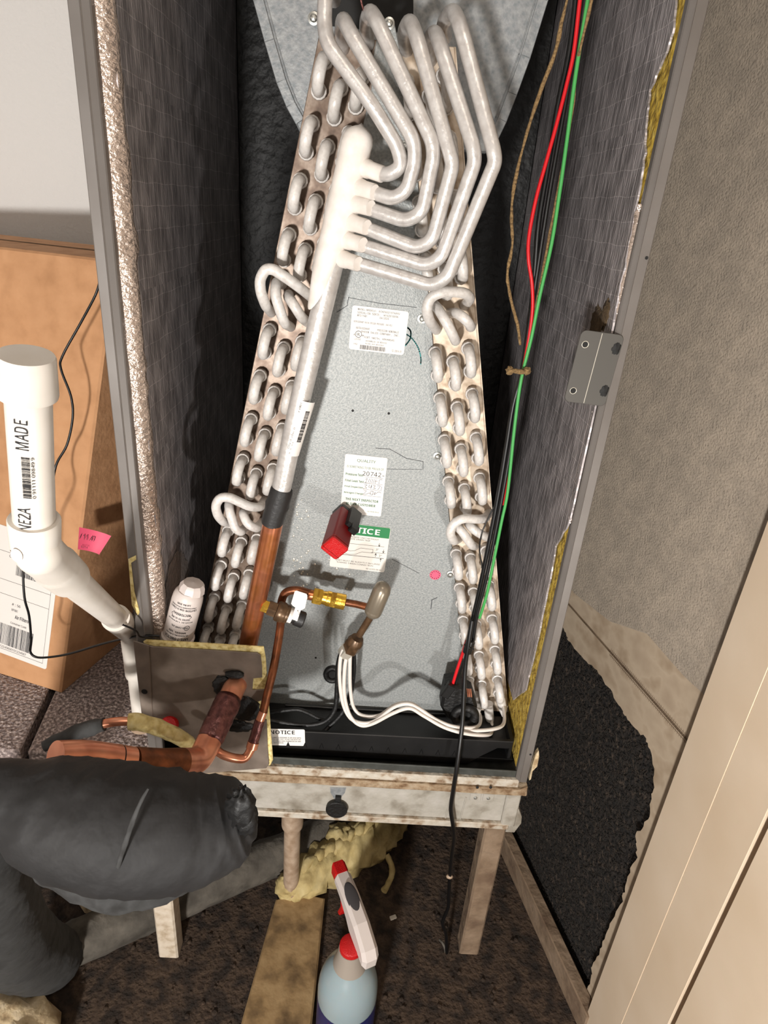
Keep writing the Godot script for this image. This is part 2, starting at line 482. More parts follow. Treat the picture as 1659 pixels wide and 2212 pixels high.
	M.dusty_wire = mat(Color(1, 1, 1), 0.95, 0.0, grain(0.05, [Color(0.2, 0.14, 0.08), Color(0.5, 0.4, 0.26), Color(0.62, 0.52, 0.36)], 49, 4), 12.0)
	M.black_wire = mat(Color(0.03, 0.03, 0.035), 0.4)
	M.white_tube = mat(Color(0.86, 0.83, 0.8), 0.4)
	M.white_plastic = mat(Color(0.8, 0.76, 0.74), 0.4)
	M.milky = mat(Color(0.6, 0.56, 0.52), 0.35)
	M.grey_oval = mat(Color(0.22, 0.21, 0.22), 0.6)
	M.bottle = mat(Color(0.56, 0.62, 0.64), 0.25)
	M.bottle.subsurf_scatter_enabled = true; M.bottle.subsurf_scatter_strength = 0.2
	M.label_blue = mat(Color(0.09, 0.12, 0.33), 0.4)
	M.label_red = mat(Color(0.6, 0.12, 0.12), 0.4)
	M.plaster = mat(Color(1, 1, 1), 0.95, 0.0, grain(0.02, [Color(0.5, 0.4, 0.28), Color(0.8, 0.72, 0.58), Color(0.88, 0.82, 0.72)], 50, 5), 4.0, rough, 0.8)
	M.post = mat(Color(1, 1, 1), 0.9, 0.0, grain(0.02, [Color(0.68, 0.6, 0.5), Color(0.82, 0.76, 0.68), Color(0.86, 0.81, 0.74)], 52, 4), 4.0, rough, 0.25)
	M.lint = mat(Color(0.5, 0.46, 0.44), 1.0, 0.0, null, 8.0, rough, 1.0)
	M.mud = mat(Color(0.38, 0.31, 0.23), 1.0, 0.0, grain(0.04, [Color(0.6, 0.58, 0.5), Color(1, 1, 1)], 51), 10.0, rough, 1.2)
	var a := scrim(0.72, 60)
	M.foil = mat(Color(0.85, 0.83, 0.84), 0.4, 0.2)
	M.foil.albedo_texture = a[0]; M.foil.normal_enabled = true; M.foil.normal_texture = a[1]; M.foil.normal_scale = 0.8
	M.foil.uv1_scale = Vector3(5.5, 5.5, 5.5)
	M.foil_black = mat(Color(0.022, 0.022, 0.024), 0.55, 0.2, null, 3.0, rough, 0.4)
	M.foil_edge = mat(Color(0.8, 0.73, 0.68), 0.3, 0.75, null, 12.0, relief(0.03, 12.0, 61, 4), 0.9)
	M.lens = mat(Color(1, 0.96, 0.9), 0.3)
	M.lens.emission_enabled = true; M.lens.emission = Color(1, 0.95, 0.86); M.lens.emission_energy_multiplier = 3.0

func _ready() -> void:
	# ------------------------------------------------ camera, light, exposure
	var cam := Camera3D.new()
	cam.name = "camera"
	cam.transform = Transform3D(Basis(Vector3(0.9972, 0.0745, -0.0023), Vector3(-0.0683, 0.9005, -0.4295), Vector3(-0.0299, 0.4285, 0.903)), Vector3(0.0096, 1.1914, 0.6689))
	cam.fov = 76.617; cam.near = 0.02; cam.far = 20.0
	add_child(cam)
	cam.current = true
	var we := WorldEnvironment.new()
	we.name = "environment"
	var env := Environment.new()
	env.background_mode = Environment.BG_COLOR
	env.background_color = Color(0.02, 0.02, 0.02)
	env.ambient_light_source = Environment.AMBIENT_SOURCE_DISABLED
	env.tonemap_mode = Environment.TONE_MAPPER_LINEAR
	env.tonemap_exposure = 1.0
	env.sdfgi_enabled = true; env.ssao_enabled = true; env.ssil_enabled = true
	we.environment = env
	add_child(we)
	make_materials()
	work_lamp(Vector3(0.33, 0.5, 0.78), Vector3(-0.02, 0.95, -0.2), 0.26, 31.0, 0.5, 0.02, "small black hand lamp on a low stand at the right, lighting the open unit")
	work_lamp(Vector3(-0.3, 0.78, 1.65), Vector3(-0.1, 0.9, -0.2), 3.4, 60.0, 0.6, 0.06, "small black hand lamp on a stand in the room in front of the open unit")
	added_fill_lamp(Vector3(0.1, 2.36, 1.25), 0.65)
	build_room()
	build_floor_things()
	build_cabinet()
	build_blower()
	build_coil()
	build_pan()
	build_plenum()
	build_cover_and_pipes()
	build_left_side()
	build_wires()
	build_foreground()

# a hand lamp set down in front of the unit, just outside the picture
func work_lamp(at: Vector3, to: Vector3, energy: float, cone: float, soft: float, size: float, label: String) -> void:
	var o := thing("work_lamp", at, label, "lamp", "work lamps in front of the unit")
	var f := aim(at, to)
	part("body", Shape.new().lathe([Vector2(0, -0.1), Vector2(0.014, -0.1), Vector2(0.014, -0.03), Vector2(0.022, -0.012), Vector2(0.024, 0), Vector2(0.021, 0), Vector2(0.02, -0.004), Vector2(0, -0.004)], f), M.black_plastic, o)
	part("lamp_lens", Shape.new().lathe([Vector2(0, -0.002), Vector2(0.019, -0.002), Vector2(0.019, -0.004)], f), M.lens, o)
	part("stand_pole", Shape.new().tube([Vector3(at.x, 0.008, at.z), at + (at - to).normalized() * 0.05], 0.006, 12), M.black_plastic, o)
	part("stand_foot", Shape.new().lathe([Vector2(0, 0.001), Vector2(0.08, 0.001), Vector2(0.08, 0.008), Vector2(0, 0.012)], Transform3D(Basis.IDENTITY, Vector3(at.x, 0, at.z))), M.black_plastic, o)
	var l := SpotLight3D.new()
	l.name = numbered("work_light")
	l.light_energy = energy; l.light_color = Color(1.0, 0.985, 0.965)
	l.spot_range = 8.0; l.spot_angle = cone; l.spot_attenuation = 2.0; l.spot_angle_attenuation = soft
	l.light_size = size; l.shadow_enabled = true
	add_child(l)
	l.look_at_from_position(at + (to - at).normalized() * 0.004, to, Vector3.UP)

func added_fill_lamp(at: Vector3, energy: float) -> void:  # unseen fill light, added to stand in for soft ambient light
	var o := thing("added_fill_light", at, "added unseen square fill light at the ceiling in front of the closet", "lamp")
	part("housing", Shape.new().box(at + Vector3(-0.27, 0, -0.27), at + Vector3(0.27, 0.05, 0.27), 0.008), M.paint, o)
	part("diffuser", Shape.new().box(at + Vector3(-0.24, -0.012, -0.24), at + Vector3(0.24, -0.001, 0.24), 0.003), M.lens, o)
	var l := AreaLight3D.new()
	l.name = "added_fill_glow"
	l.light_energy = energy; l.light_color = Color(1.0, 0.95, 0.9)
	l.area_size = Vector2(0.46, 0.46); l.area_range = 8.0; l.shadow_enabled = true
	add_child(l)
	l.look_at_from_position(at + Vector3(0, -0.02, 0), at + Vector3(0, -1, 0.0001), Vector3.BACK)

# ---------------------------------------------------------------- the closet
func build_room() -> void:
	struct(part("floor", Shape.new().box(Vector3(-1.1, -0.1, -0.75), Vector3(1.35, 0, 2.3)), M.floor, self))
	struct(part("ceiling", Shape.new().box(Vector3(-1.1, 2.42, -0.75), Vector3(1.35, 2.5, 2.3)), M.wall, self))
	struct(part("wall_back", Shape.new().box(Vector3(-1.1, 0, -0.75), Vector3(0.6, 2.42, -0.6)), M.wall, self))
	struct(part("wall_left", Shape.new().box(Vector3(-1.1, 0, -0.6), Vector3(-1.0, 2.42, 2.3)), M.wall, self))
	struct(part("wall_front", Shape.new().box(Vector3(-1.0, 0, 2.2), Vector3(1.35, 2.42, 2.3)), M.wall, self))
	# the right wall stands at an angle; its lower board is torn away down to the sooty backing
	var f := Transform3D(Basis(Vector3(0.2425, 0, 0.9701), Vector3.UP, Vector3(-0.9701, 0, 0.2425)), Vector3(0.42, 0, 0))
	var wr := Node3D.new()
	wr.name = "wall_right"
	add_child(wr)
	struct(wr)
	part("backing", Shape.new().plate([Vector2(-0.75, 0), Vector2(0.12, 0), Vector2(0.12, 2.42), Vector2(-0.75, 2.42)], -0.08, -0.014, 0.0, f), M.soot, wr, "sooty black backing behind the torn board")
	var seam_up := [Vector2(-0.3372, 0.628), Vector2(-0.2395, 0.6329), Vector2(-0.1572, 0.6479), Vector2(-0.0978, 0.6915), Vector2(-0.028, 0.6905), Vector2(0.0535, 0.6845)]
	part("drywall_sheet", Shape.new().plate([Vector2(-0.75, 0.655), Vector2(-0.3, 0.652), Vector2(-0.24, 0.64), Vector2(-0.14, 0.655), Vector2(-0.06, 0.69), Vector2(0.02, 0.684), Vector2(0.12, 0.69), Vector2(0.12, 2.42), Vector2(-0.75, 2.42)], -0.014, 0.0015, 0.001, f), M.wall_peel, wr, "painted wall board with orange peel texture")
	# smooth filler band above and below the open joint
	part("filler_band", Shape.new().plate([Vector2(-0.75, 0.6155), Vector2(0.12, 0.6155), Vector2(0.12, 0.692), Vector2(0.03, 0.688), Vector2(-0.06, 0.693), Vector2(-0.14, 0.658), Vector2(-0.24, 0.643), Vector2(-0.3, 0.655), Vector2(-0.75, 0.658)], -0.014, 0.0004, 0.0, f), M.wall_smooth, wr)
	var torn := [Vector2(-0.2855, 0.5647), Vector2(-0.2459, 0.5666), Vector2(-0.2264, 0.5541), Vector2(-0.1839, 0.5555), Vector2(-0.1382, 0.5624), Vector2(-0.0997, 0.5588), Vector2(-0.063, 0.5514), Vector2(-0.0414, 0.5478), Vector2(-0.0065, 0.5529), Vector2(0.0121, 0.5417), Vector2(0.0315, 0.5106), Vector2(0.0344, 0.4785), Vector2(0.0416, 0.4461), Vector2(0.0305, 0.4087), Vector2(0.0444, 0.3781), Vector2(0.0419, 0.3192), Vector2(0.0475, 0.2852), Vector2(0.0405, 0.2193), Vector2(0.0403, 0.161), Vector2(0.0338, 0.101), Vector2(0.0433, 0.0671), Vector2(0.0389, -0.0075), Vector2(0.0444, -0.0881)]
	var jag: Array = []
	var r := FastNoiseLite.new()
	r.seed = 4; r.frequency = 1.0
	for i in torn.size() - 1:
		for s in 6:
			var q: Vector2 = torn[i].lerp(torn[i + 1], s / 6.0)
			jag.append(q + Vector2(r.get_noise_2d(q.x * 160, q.y * 160), r.get_noise_2d(q.y * 150, q.x * 150)) * 0.006)
	jag.append(torn[-1])
	jag.append_array([Vector2(jag[-1].x, 0.0), Vector2(0.12, 0.0), Vector2(0.12, 0.6105), Vector2(-0.75, 0.6105), Vector2(-0.75, 0.53), Vector2(-0.32, 0.56)])
	part("torn_board", Shape.new().plate(jag, -0.013, 0.0, 0.0, f), M.wall_smooth, wr, "torn lower wall board with a ragged edge")
	# paper fibres along the torn edge
	var fib := Shape.new()
	var rng := RandomNumberGenerator.new()
	rng.seed = 11
	for i in 900:
		var k := rng.randi_range(10, jag.size() - 9)
		var q: Vector2 = jag[k].lerp(jag[k - 1], rng.randf())
		var a := rng.randf_range(-0.6, 0.6) + PI
		var len := rng.randf_range(0.003, 0.011)
		var p0 := f * Vector3(q.x, q.y, -0.004)
		var p1 := f * Vector3(q.x + cos(a) * len, q.y + sin(a) * len, -0.004 + rng.randf_range(-0.004, 0.004))
		fib.tube([p0, p1], [0.0004, 0.0001], 3, false)
	var ff := part("paper_fibres", fib, M.fuzz, wr)
	ff.set_meta("kind", "stuff")
	# dusty fluff that hangs on the backing
	var fl := Shape.new()
	for i in 5200:
		var q := Vector2(rng.randf_range(-0.32, 0.06), rng.randf_range(0.0, 0.56))
		var a := rng.randf_range(-PI, PI)
		var len := rng.randf_range(0.004, 0.013)
		var p0 := f * Vector3(q.x, q.y, -0.0145)
		var p1 := f * Vector3(q.x + cos(a) * len * 0.6, q.y + sin(a) * len, -0.0145 + rng.randf_range(0.002, 0.007))
		fl.tube([p0, p1], [0.0007, 0.00015], 3, false)
	ff = part("soot_fluff", fl, M.fuzz, wr)
	ff.set_meta("kind", "stuff")
	part("seam_bed", Shape.new().plate([Vector2(-0.75, 0.606), Vector2(0.12, 0.606), Vector2(0.12, 0.62), Vector2(-0.75, 0.62)], -0.013, -0.003, 0.0, f), M.beam, wr)
	# fibreglass joint tape bridging the seam
	var tape := Shape.new()
	for i in 60:
		var u := -0.12 + i * 0.0038
		tape.stroke([Vector2(u, 0.606), Vector2(u, 0.62)], 0.0006, f * Transform3D(Basis.IDENTITY, Vector3(0, 0, 0.0006)))
	for i in 4:
		tape.stroke([Vector2(-0.12, 0.6085 + i * 0.003), Vector2(0.11, 0.6085 + i * 0.003)], 0.0006, f * Transform3D(Basis.IDENTITY, Vector3(0, 0, 0.0008)))
	part("joint_tape", tape, M.beam, wr)
	# door casing at the right edge of the opening, and the wall that carries it
	struct(part("wall_right_front", Shape.new().box(Vector3(0.452, 0, 0.12), Vector3(1.35, 2.42, 0.36)), M.wall, self))
	struct(part("wall_right_outer", Shape.new().box(Vector3(1.25, 0, 0.36), Vector3(1.35, 2.42, 2.2)), M.wall, self))
	var tr := Node3D.new()
	tr.name = "trim_1"
	add_child(tr)
	struct(tr)
	part("casing", Shape.new().box(Vector3(0.421, 0, 0.074), Vector3(0.455, 2.2, 0.151), 0.0), M.paint, tr)
	part("jamb", Shape.new().box(Vector3(0.4216, 0, 0.1512), Vector3(0.455, 2.2, 0.222), 0.0006), M.paint, tr)
	part("door_stop", Shape.new().box(Vector3(0.418, 0, 0.231), Vector3(0.45, 2.2, 0.36), 0.004), M.paint, tr)
	part("gap", Shape.new().box(Vector3(0.435, 0, 0.2215), Vector3(0.45, 2.2, 0.2315)), M.beam, tr)
	# the platform on the left that carries the box and the drain
	var pf := thing("platform", Vector3(-0.63, 0, -0.3), "grey speckled platform beside the unit carrying the cardboard box", "platform")
	var s0 := [Vector2(-0.4645, 0.6441), Vector2(-0.3984, 0.5815), Vector2(-0.4346, 0.4789), Vector2(-0.5116, 0.3946)]
	part("board", Shape.new().plate([Vector2(-1.0, 0.6), Vector2(-0.535, 0.6), Vector2(-0.445, 0.0), Vector2(-1.0, 0.0)], 0.44, 0.47, 0.002, Transform3D(Basis(Vector3.RIGHT, Vector3.FORWARD, Vector3.UP), Vector3.ZERO)), M.speckle, pf)
	part("board", Shape.new().plate([Vector2(-0.522, 0.6), Vector2(-0.2685, 0.6), Vector2(-0.2685, 0.0), Vector2(-0.434, 0.0)], 0.44, 0.47, 0.002, Transform3D(Basis(Vector3.RIGHT, Vector3.FORWARD, Vector3.UP), Vector3.ZERO)), M.speckle, pf)
	part("underlay", Shape.new().box(Vector3(-1.0, 0.425, -0.6), Vector3(-0.2685, 0.441, -0.004)), M.dark, pf)
	for k in [-0.95, -0.62]:
		part("support", Shape.new().box(Vector3(k, 0, -0.55), Vector3(k + 0.05, 0.426, -0.5), 0.002), M.dark_galv, pf)

func build_floor_things() -> void:
	# baseboard beam along the foot of the right wall
	var f := Transform3D(Basis(Vector3(0.2425, 0, 0.9701), Vector3.UP, Vector3(-0.9701, 0, 0.2425)), Vector3(0.42, 0, 0))
	var bb := part("baseboard_right", Shape.new().plate([Vector2(-0.6, 0), Vector2(0.08, 0), Vector2(0.08, 0.05), Vector2(-0.6, 0.05)], 0.0, 0.022, 0.002, f), M.beam, self)
	struct(bb)
	var o := thing("plank", Vector3(-0.0786, 0, -0.0056), "weathered tan wooden plank lying on the dark floor left of the spray bottle", "plank")
	var fl := Transform3D(Basis(Vector3.RIGHT, Vector3.FORWARD, Vector3.UP), Vector3.ZERO)
	part("board", Shape.new().plate([Vector2(-0.105, 0.105), Vector2(-0.06, 0.12), Vector2(-0.015, 0.112), Vector2(-0.018, -0.1), Vector2(-0.015, -0.35), Vector2(-0.14, -0.35), Vector2(-0.128, -0.09)], 0.001, 0.02, 0.003, fl), M.plank, o)
	# spray foam over the drain line
	o = thing("spray_foam", Vector3(0.0146, 0, -0.1825), "hardened yellow spray foam mound around the drain pipe on the floor", "foam")
	var s := Shape.new()
	s.tube(flow([Vector3(-0.1, 0.012, -0.115), Vector3(-0.06, 0.03, -0.14), Vector3(0.0, 0.034, -0.185), Vector3(0.07, 0.036, -0.24), Vector3(0.13, 0.02, -0.29)], 8), along([0.014, 0.036, 0.042, 0.048, 0.02], 8), 22, true, 0.9, 0.45, 5)
	s.blob(Vector3(0.005, 0.062, -0.21), Vector3(0.028, 0.022, 0.026), 0.4, 2.0, 6)
	s.blob(Vector3(0.062, 0.06, -0.265), Vector3(0.042, 0.034, 0.036), 0.4, 2.0, 7)
	s.blob(Vector3(0.1, 0.05, -0.27), Vector3(0.03, 0.03, 0.03), 0.4, 2.0, 8)
	s.blob(Vector3(-0.085, 0.03, -0.125), Vector3(0.026, 0.022, 0.02), 0.35, 2.0, 9)
	for k in 9:
		var c := Vector3(-0.05, 0.06, -0.15).lerp(Vector3(0.1, 0.075, -0.26), k / 8.0)
		s.tube(flow([c + Vector3(-0.012, -0.01, 0.02), c + Vector3(0, 0.006, 0.0), c + Vector3(0.014, -0.006, -0.022)], 6), along([0.006, 0.009, 0.005], 6), 10, true, 1.0, 0.4, 20 + k)
	s.soften()
	part("foam", s, M.spray_foam, o)
	part("drip", Shape.new().tube(flow([Vector3(0.1, 0.03, -0.2), Vector3(0.112, 0.015, -0.18), Vector3(0.104, 0.006, -0.155), Vector3(0.096, 0.006, -0.14)], 6), 0.006, 10, true, 1.0, 0.3, 3), M.spray_foam, o)
	o = thing("drain_pipe", Vector3(-0.079, 0, -0.12), "upright dusty plastic drain pipe under the unit ending in the yellow foam", "pipe")
	var d := Transform3D(Basis.IDENTITY, Vector3(-0.079, 0, -0.12))
	part("pipe", Shape.new().lathe([Vector2(0, 0.012), Vector2(0.0145, 0.012), Vector2(0.0145, 0.42), Vector2(0, 0.42)], d), M.pvc_old, o)
	part("coupling", Shape.new().lathe([Vector2(0.0145, 0.2), Vector2(0.0185, 0.2), Vector2(0.019, 0.204), Vector2(0.019, 0.256), Vector2(0.0185, 0.26), Vector2(0.0145, 0.26)], d), M.pvc_old, o)
	# the dusty conduit that runs over the floor at the left
	o = thing("floor_pipe", Vector3(-0.3, 0, -0.08), "thick dusty grey pipe lying on the floor behind the black insulation", "pipe")
	part("pipe", Shape.new().tube(flow([Vector3(-0.47, 0.038, 0.03), Vector3(-0.36, 0.036, -0.04), Vector3(-0.24, 0.036, -0.11), Vector3(-0.1, 0.036, -0.19), Vector3(0.05, 0.036, -0.28)], 8), 0.036, 20, true, 1.0, 0.12, 9).soften(), M.pipe_dusty, o)
	o = thing("plaster_chunk", Vector3(-0.42, 0, -0.06), "broken cream plaster lump behind the grey floor pipe", "rubble")
	part("lump", Shape.new().blob(Vector3(-0.40, 0.055, -0.12), Vector3(0.07, 0.075, 0.05), 0.6, 1.6, 31, Basis(Vector3.UP, 0.5)).soften(), M.plaster, o)
	o = thing("plaster_slab", Vector3(-0.44, 0, 0.14), "pale cream plaster slab on the floor at the lower left corner", "rubble")
	part("slab", Shape.new().blob(Vector3(-0.47, 0.03, 0.16), Vector3(0.075, 0.05, 0.1), 0.5, 1.4, 32, Basis(Vector3.UP, 0.35)).soften(), M.plaster, o)
	# crumbs on the floor
	var rng := RandomNumberGenerator.new()
	rng.seed = 21
	var cr := Shape.new()
	for i in 260:
		var a := Vector3(rng.randf_range(-0.42, 0.34), 0.001, rng.randf_range(-0.3, 0.12))
		var z := rng.randf_range(0.0012, 0.005)
		cr.blob(a, Vector3(z, z * 0.6, z), 0.5, 1.5, i, Basis.IDENTITY, 6, 4)
	var c2 := part("floor_crumbs", cr, M.floor, self)
	tag(c2, "fine crumbs of dirt scattered over the dark floor", "dirt")
	c2.set_meta("kind", "stuff")
	o = part("floor_chip", Shape.new().box(Vector3(-0.006, 0, -0.004), Vector3(0.006, 0.003, 0.004), 0.001, Transform3D(Basis(Vector3.UP, 0.4), Vector3(0.1135, 0.0005, -0.0926))), M.pvc, self)
	tag(o, "single small white chip on the dark floor right of the spray trigger", "rubble")

# ---------------------------------------------------------------- the unit
func build_cabinet() -> void:
	var o := thing("air_handler_cabinet", Vector3(0, 0.464, -0.28), "open grey sheet metal air handler cabinet lined with dark foil", "air handler")
	var top := 2.05
	# outer skin
	part("side_panel", Shape.new().box(Vector3(-0.2665, 0.464, -0.56), Vector3(-0.262, top, -0.004)), M.frame, o)
	part("side_panel", Shape.new().box(Vector3(0.262, 0.464, -0.56), Vector3(0.2665, top, -0.004)), M.frame, o)
	part("back_panel", Shape.new().box(Vector3(-0.2665, 0.464, -0.565), Vector3(0.2665, top, -0.56)), M.frame, o)
	part("top_panel", Shape.new().box(Vector3(-0.2665, top, -0.565), Vector3(0.2665, top + 0.004, 0)), M.frame, o)
	part("cabinet_sill", Shape.new().box(Vector3(-0.262, 0.4672, -0.0075), Vector3(0.2505, 0.479, -0.0045), 0.0008), M.dark_galv, o, "greenish galvanized sill strip")
	# front flanges: outer face, ridge, and a lip that slopes inwards
	for s in [-1.0, 1.0]:
		var inn := 0.2505 if s < 0.0 else 0.248
		var fl := Shape.new()
		var prof := [Vector2(-0.2665 * s, -0.012), Vector2(-0.2665 * s, -0.001), Vector2(-0.2655 * s, 0.0), Vector2(-0.2565 * s, 0.0), Vector2(-0.2555 * s, 0.0012), Vector2(-0.2545 * s, 0.0), Vector2(-(inn + 0.001) * s, -0.003), Vector2(-inn * s, -0.0045), Vector2(-inn * s, -0.012)]
		var e := Transform3D(Basis(Vector3.RIGHT, Vector3.FORWARD, Vector3.UP), Vector3.ZERO)
		var pp: Array = []
		for p in prof: pp.append(Vector2(p.x, -p.y))
		fl.plate(pp, 0.464 if s < 0 else 0.60, top, 0.0, e)
		if s > 0: fl.plate(pp, 0.464, 0.60, 0.0, e)
		part("front_flange", fl, M.frame, o)
	part("flange_hole", Shape.new().lathe([Vector2(0, 0), Vector2(0.0016, 0)], Transform3D(Basis(Vector3.RIGHT, PI / 2), Vector3(0.2635, 1.1632, 0.0004))), M.dark, o)
	part("flange_hole", Shape.new().lathe([Vector2(0, 0), Vector2(0.0016, 0)], Transform3D(Basis(Vector3.RIGHT, PI / 2), Vector3(0.2624, 0.5176, 0.0004))), M.dark, o)
	# tape strip stuck over the left flange
	part("tape_patch", Shape.new().plate([Vector2(-0.2672, 0.725), Vector2(-0.2655, 0.79), Vector2(-0.256, 0.796), Vector2(-0.2562, 0.79), Vector2(-0.2626, 0.785), Vector2(-0.2622, 0.745), Vector2(-0.2585, 0.715), Vector2(-0.2612, 0.71)], 0.0003, 0.0012, 0.0003), M.foam_edge, o)
	# linings
	var lb := Transform3D(Basis(Vector3.FORWARD, Vector3.UP, Vector3.RIGHT), Vector3(-0.2365, 0, 0))
	var rb := Transform3D(Basis(Vector3.BACK, Vector3.UP, Vector3.LEFT), Vector3(0.2475, 0, 0))
	var r := FastNoiseLite.new()
	r.seed = 3; r.frequency = 1.0
	var left: Array = [Vector2(0.545, 0.5), Vector2(0.545, top)]
	for i in 60:
		var y := top - (top - 0.5) * i / 59.0
		left.append(Vector2(0.021 + 0.004 * r.get_noise_1d(y * 40.0) + 0.002 * r.get_noise_1d(y * 120.0), y))
	var lf := part("foil_liner", Shape.new().plate(left, -0.002, 0.0, 0.0, lb), M.foil, o, "dark foil liner with a grid of threads on the left")
	lf.name = "foil_liner"
	part("liner_batt", Shape.new().box(Vector3(-0.262, 0.5, -0.54), Vector3(-0.2405, top, -0.0275), 0.004), M.fiberglass, o)
	# foil folded over the front edge of the left batt
	var fo := Shape.new()
	var last: Array = []
	for i in 121:
		var y := 0.52 + (top - 0.52) * i / 120.0
		var wv := 0.0035 * r.get_noise_1d(y * 60.0) + 0.0035 * r.get_noise_1d(y * 170.0 + 9.0)
		var row: Array = []
		for p in [Vector2(-0.2535, -0.0125), Vector2(-0.2485 + wv, -0.0115), Vector2(-0.2425 + wv, -0.0155), Vector2(-0.2355, -0.0195 + wv), Vector2(-0.2355, -0.029 + wv * 2.5)]:
			row.append(Vector3(p.x, y, p.y + 0.0012 * r.get_noise_2d(y * 220.0, p.x * 900.0)))
		if i > 0:
			for k in row.size() - 1:
				fo.quad(last[k], last[k + 1], row[k + 1], row[k], Vector3(0.3, 0, 1), Vector2(k, y), Vector2(k, y), Vector2(k, y), Vector2(k, y))
		last = row
	part("foil_fold", fo.soften(), M.foil_edge, o, "crinkled bright foil folded over the left edge")
	# right side: the foil is torn back from the front edge and yellow batt shows
	var edge := [Vector2(-0.04, 1.3909), Vector2(-0.0179, 1.347), Vector2(-0.0227, 1.3312), Vector2(-0.0459, 1.3049), Vector2(-0.04, 1.2876), Vector2(-0.0231, 1.2523), Vector2(-0.0165, 1.225), Vector2(-0.0149, 1.1971), Vector2(-0.0102, 1.16), Vector2(-0.0092, 1.1209), Vector2(-0.0027, 1.0809), Vector2(0.0014, 1.014), Vector2(-0.0018, 0.9714), Vector2(-0.0045, 0.915), Vector2(-0.0077, 0.8711), Vector2(-0.0359, 0.8262), Vector2(-0.0308, 0.7827), Vector2(-0.0287, 0.7282), Vector2(-0.0295, 0.6531), Vector2(-0.0333, 0.6022), Vector2(-0.0782, 0.5441)]
	var right: Array = [Vector2(-0.545, edge[-1].y - 0.012), Vector2(-0.545, top), Vector2(edge[0].x, top)]
	for i in edge.size() - 1:
		for s in 5:
			var q: Vector2 = edge[i].lerp(edge[i + 1], s / 5.0)
			right.append(Vector2(minf(q.x + 0.0035 * r.get_noise_1d(q.y * 160.0), -0.006), q.y))
	right.append(edge[-1])
	part("foil_liner", Shape.new().plate(right, -0.002, 0.0, 0.0, rb), M.foil, o, "dark foil liner torn back along its front edge")
	var bt := Shape.new()
	last = []
	for i in 161:
		var y := 0.478 + (top - 0.478) * i / 160.0
		var row: Array = []
		for p in [Vector2(0.2575, -0.009), Vector2(0.2535, -0.0095), Vector2(0.2515, -0.014), Vector2(0.251, -0.024), Vector2(0.251, -0.07), Vector2(0.2515, -0.12), Vector2(0.2515, -0.2), Vector2(0.2515, -0.54)]:
			var k := 0.0018
			row.append(Vector3(p.x + k * r.get_noise_2d(y * 90.0, p.y * 120.0), y, p.y + k * 1.2 * r.get_noise_2d(y * 80.0 + 50.0, p.y * 100.0)))
		if i > 0:
			for k in row.size() - 1:
				bt.quad(last[k], last[k + 1], row[k + 1], row[k], Vector3(-0.7, 0, 0.7), Vector2(k, y), Vector2(k, y), Vector2(k, y), Vector2(k, y))
		last = row
	part("liner_batt", bt.soften(), M.fiberglass, o, "yellow glass fibre batt showing where the foil is torn")
	# pale foil folded over the right edge in two stretches
	for run in [[Vector2(-0.0106, 1.2092), Vector2(0.0011, 1.084)], [Vector2(-0.0154, 1.0065), Vector2(-0.0099, 0.8712)]]:
		fo = Shape.new()
		last = []
		for i in 61:
			var q: Vector2 = run[0].lerp(run[1], i / 60.0)
			var wv := 0.003 * r.get_noise_1d(q.y * 70.0) + 0.002 * r.get_noise_1d(q.y * 160.0)
			var tp := clampf(minf(i, 60 - i) / 8.0, 0.25, 1.0)
			var row: Array = []
			for p in [Vector2(0.254, -0.0085), Vector2(0.2535 - 0.0045 * tp + wv * 0.4, -0.009), Vector2(0.2474, -0.0085 - 0.007 * tp + wv)]:
				row.append(Vector3(p.x, q.y, p.y))
			if i > 0:
				for k in row.size() - 1:
					fo.quad(last[k], last[k + 1], row[k + 1], row[k], Vector3(-0.3, 0, 1))
			last = row
		part("foil_fold", fo.soften(), M.foil_edge, o)
	part("back_liner", Shape.new().box(Vector3(-0.2365, 0.5, -0.548), Vector3(0.2475, top, -0.54), 0.002), M.foil_black, o)
	# mud nest above the bracket
	part("mud_patch", Shape.new().blob(Vector3(0.248, 1.0906, -0.0564), Vector3(0.004, 0.018, 0.02), 0.4, 4.0, 4).blob(Vector3(0.248, 1.1039, -0.0332), Vector3(0.004, 0.016, 0.01), 0.4, 4.0, 5).soften(), M.mud, o)
	part("lint_patch", Shape.new().blob(Vector3(-0.2355, 0.70, -0.075), Vector3(0.0016, 0.055, 0.05), 0.35, 2.5, 14).soften(), M.lint, o)
	# bracket plate screwed to the right flange
	var br := thing("bracket_plate", Vector3(0.2313, 1.0509, -0.004), "flat grey bracket plate with four holes on the right cabinet flange", "bracket")
	var bf := Transform3D(Basis(Vector3.BACK, -0.055), Vector3(0.2107, 1.018, 0.0006))
	var plate := round_rect(0.0445, 0.0745, 0.006, 0.0, 0.0)
	var bp := part("plate", Shape.new().plate(plate, 0.0, 0.0016, 0.0004, bf), M.bracket, br)
	part("bend_line", Shape.new().box(Vector3(0.021, 0.001, 0.0015), Vector3(0.0216, 0.0735, 0.0019), 0.0, bf), M.plated, bp)
	for h in [Vector2(0.007, 0.0605), Vector2(0.007, 0.0125)]:
		part("hole", Shape.new().plate(disc(h.x, h.y, 0.0029), 0.0012, 0.0017, 0.0, bf), M.dark, bp)
		part("hole_rim", Shape.new().tube(ring_at(bf, h, 0.0033), 0.0004, 6, false), M.plated, bp)
	for h in [Vector2(0.0392, 0.061), Vector2(0.0392, 0.017)]:
		part("rust_spot", Shape.new().blob(bf * Vector3(h.x, h.y, 0.0015), Vector3(0.0042, 0.0058, 0.0012), 0.7, 2.0, 7).soften(), M.dark, bp)

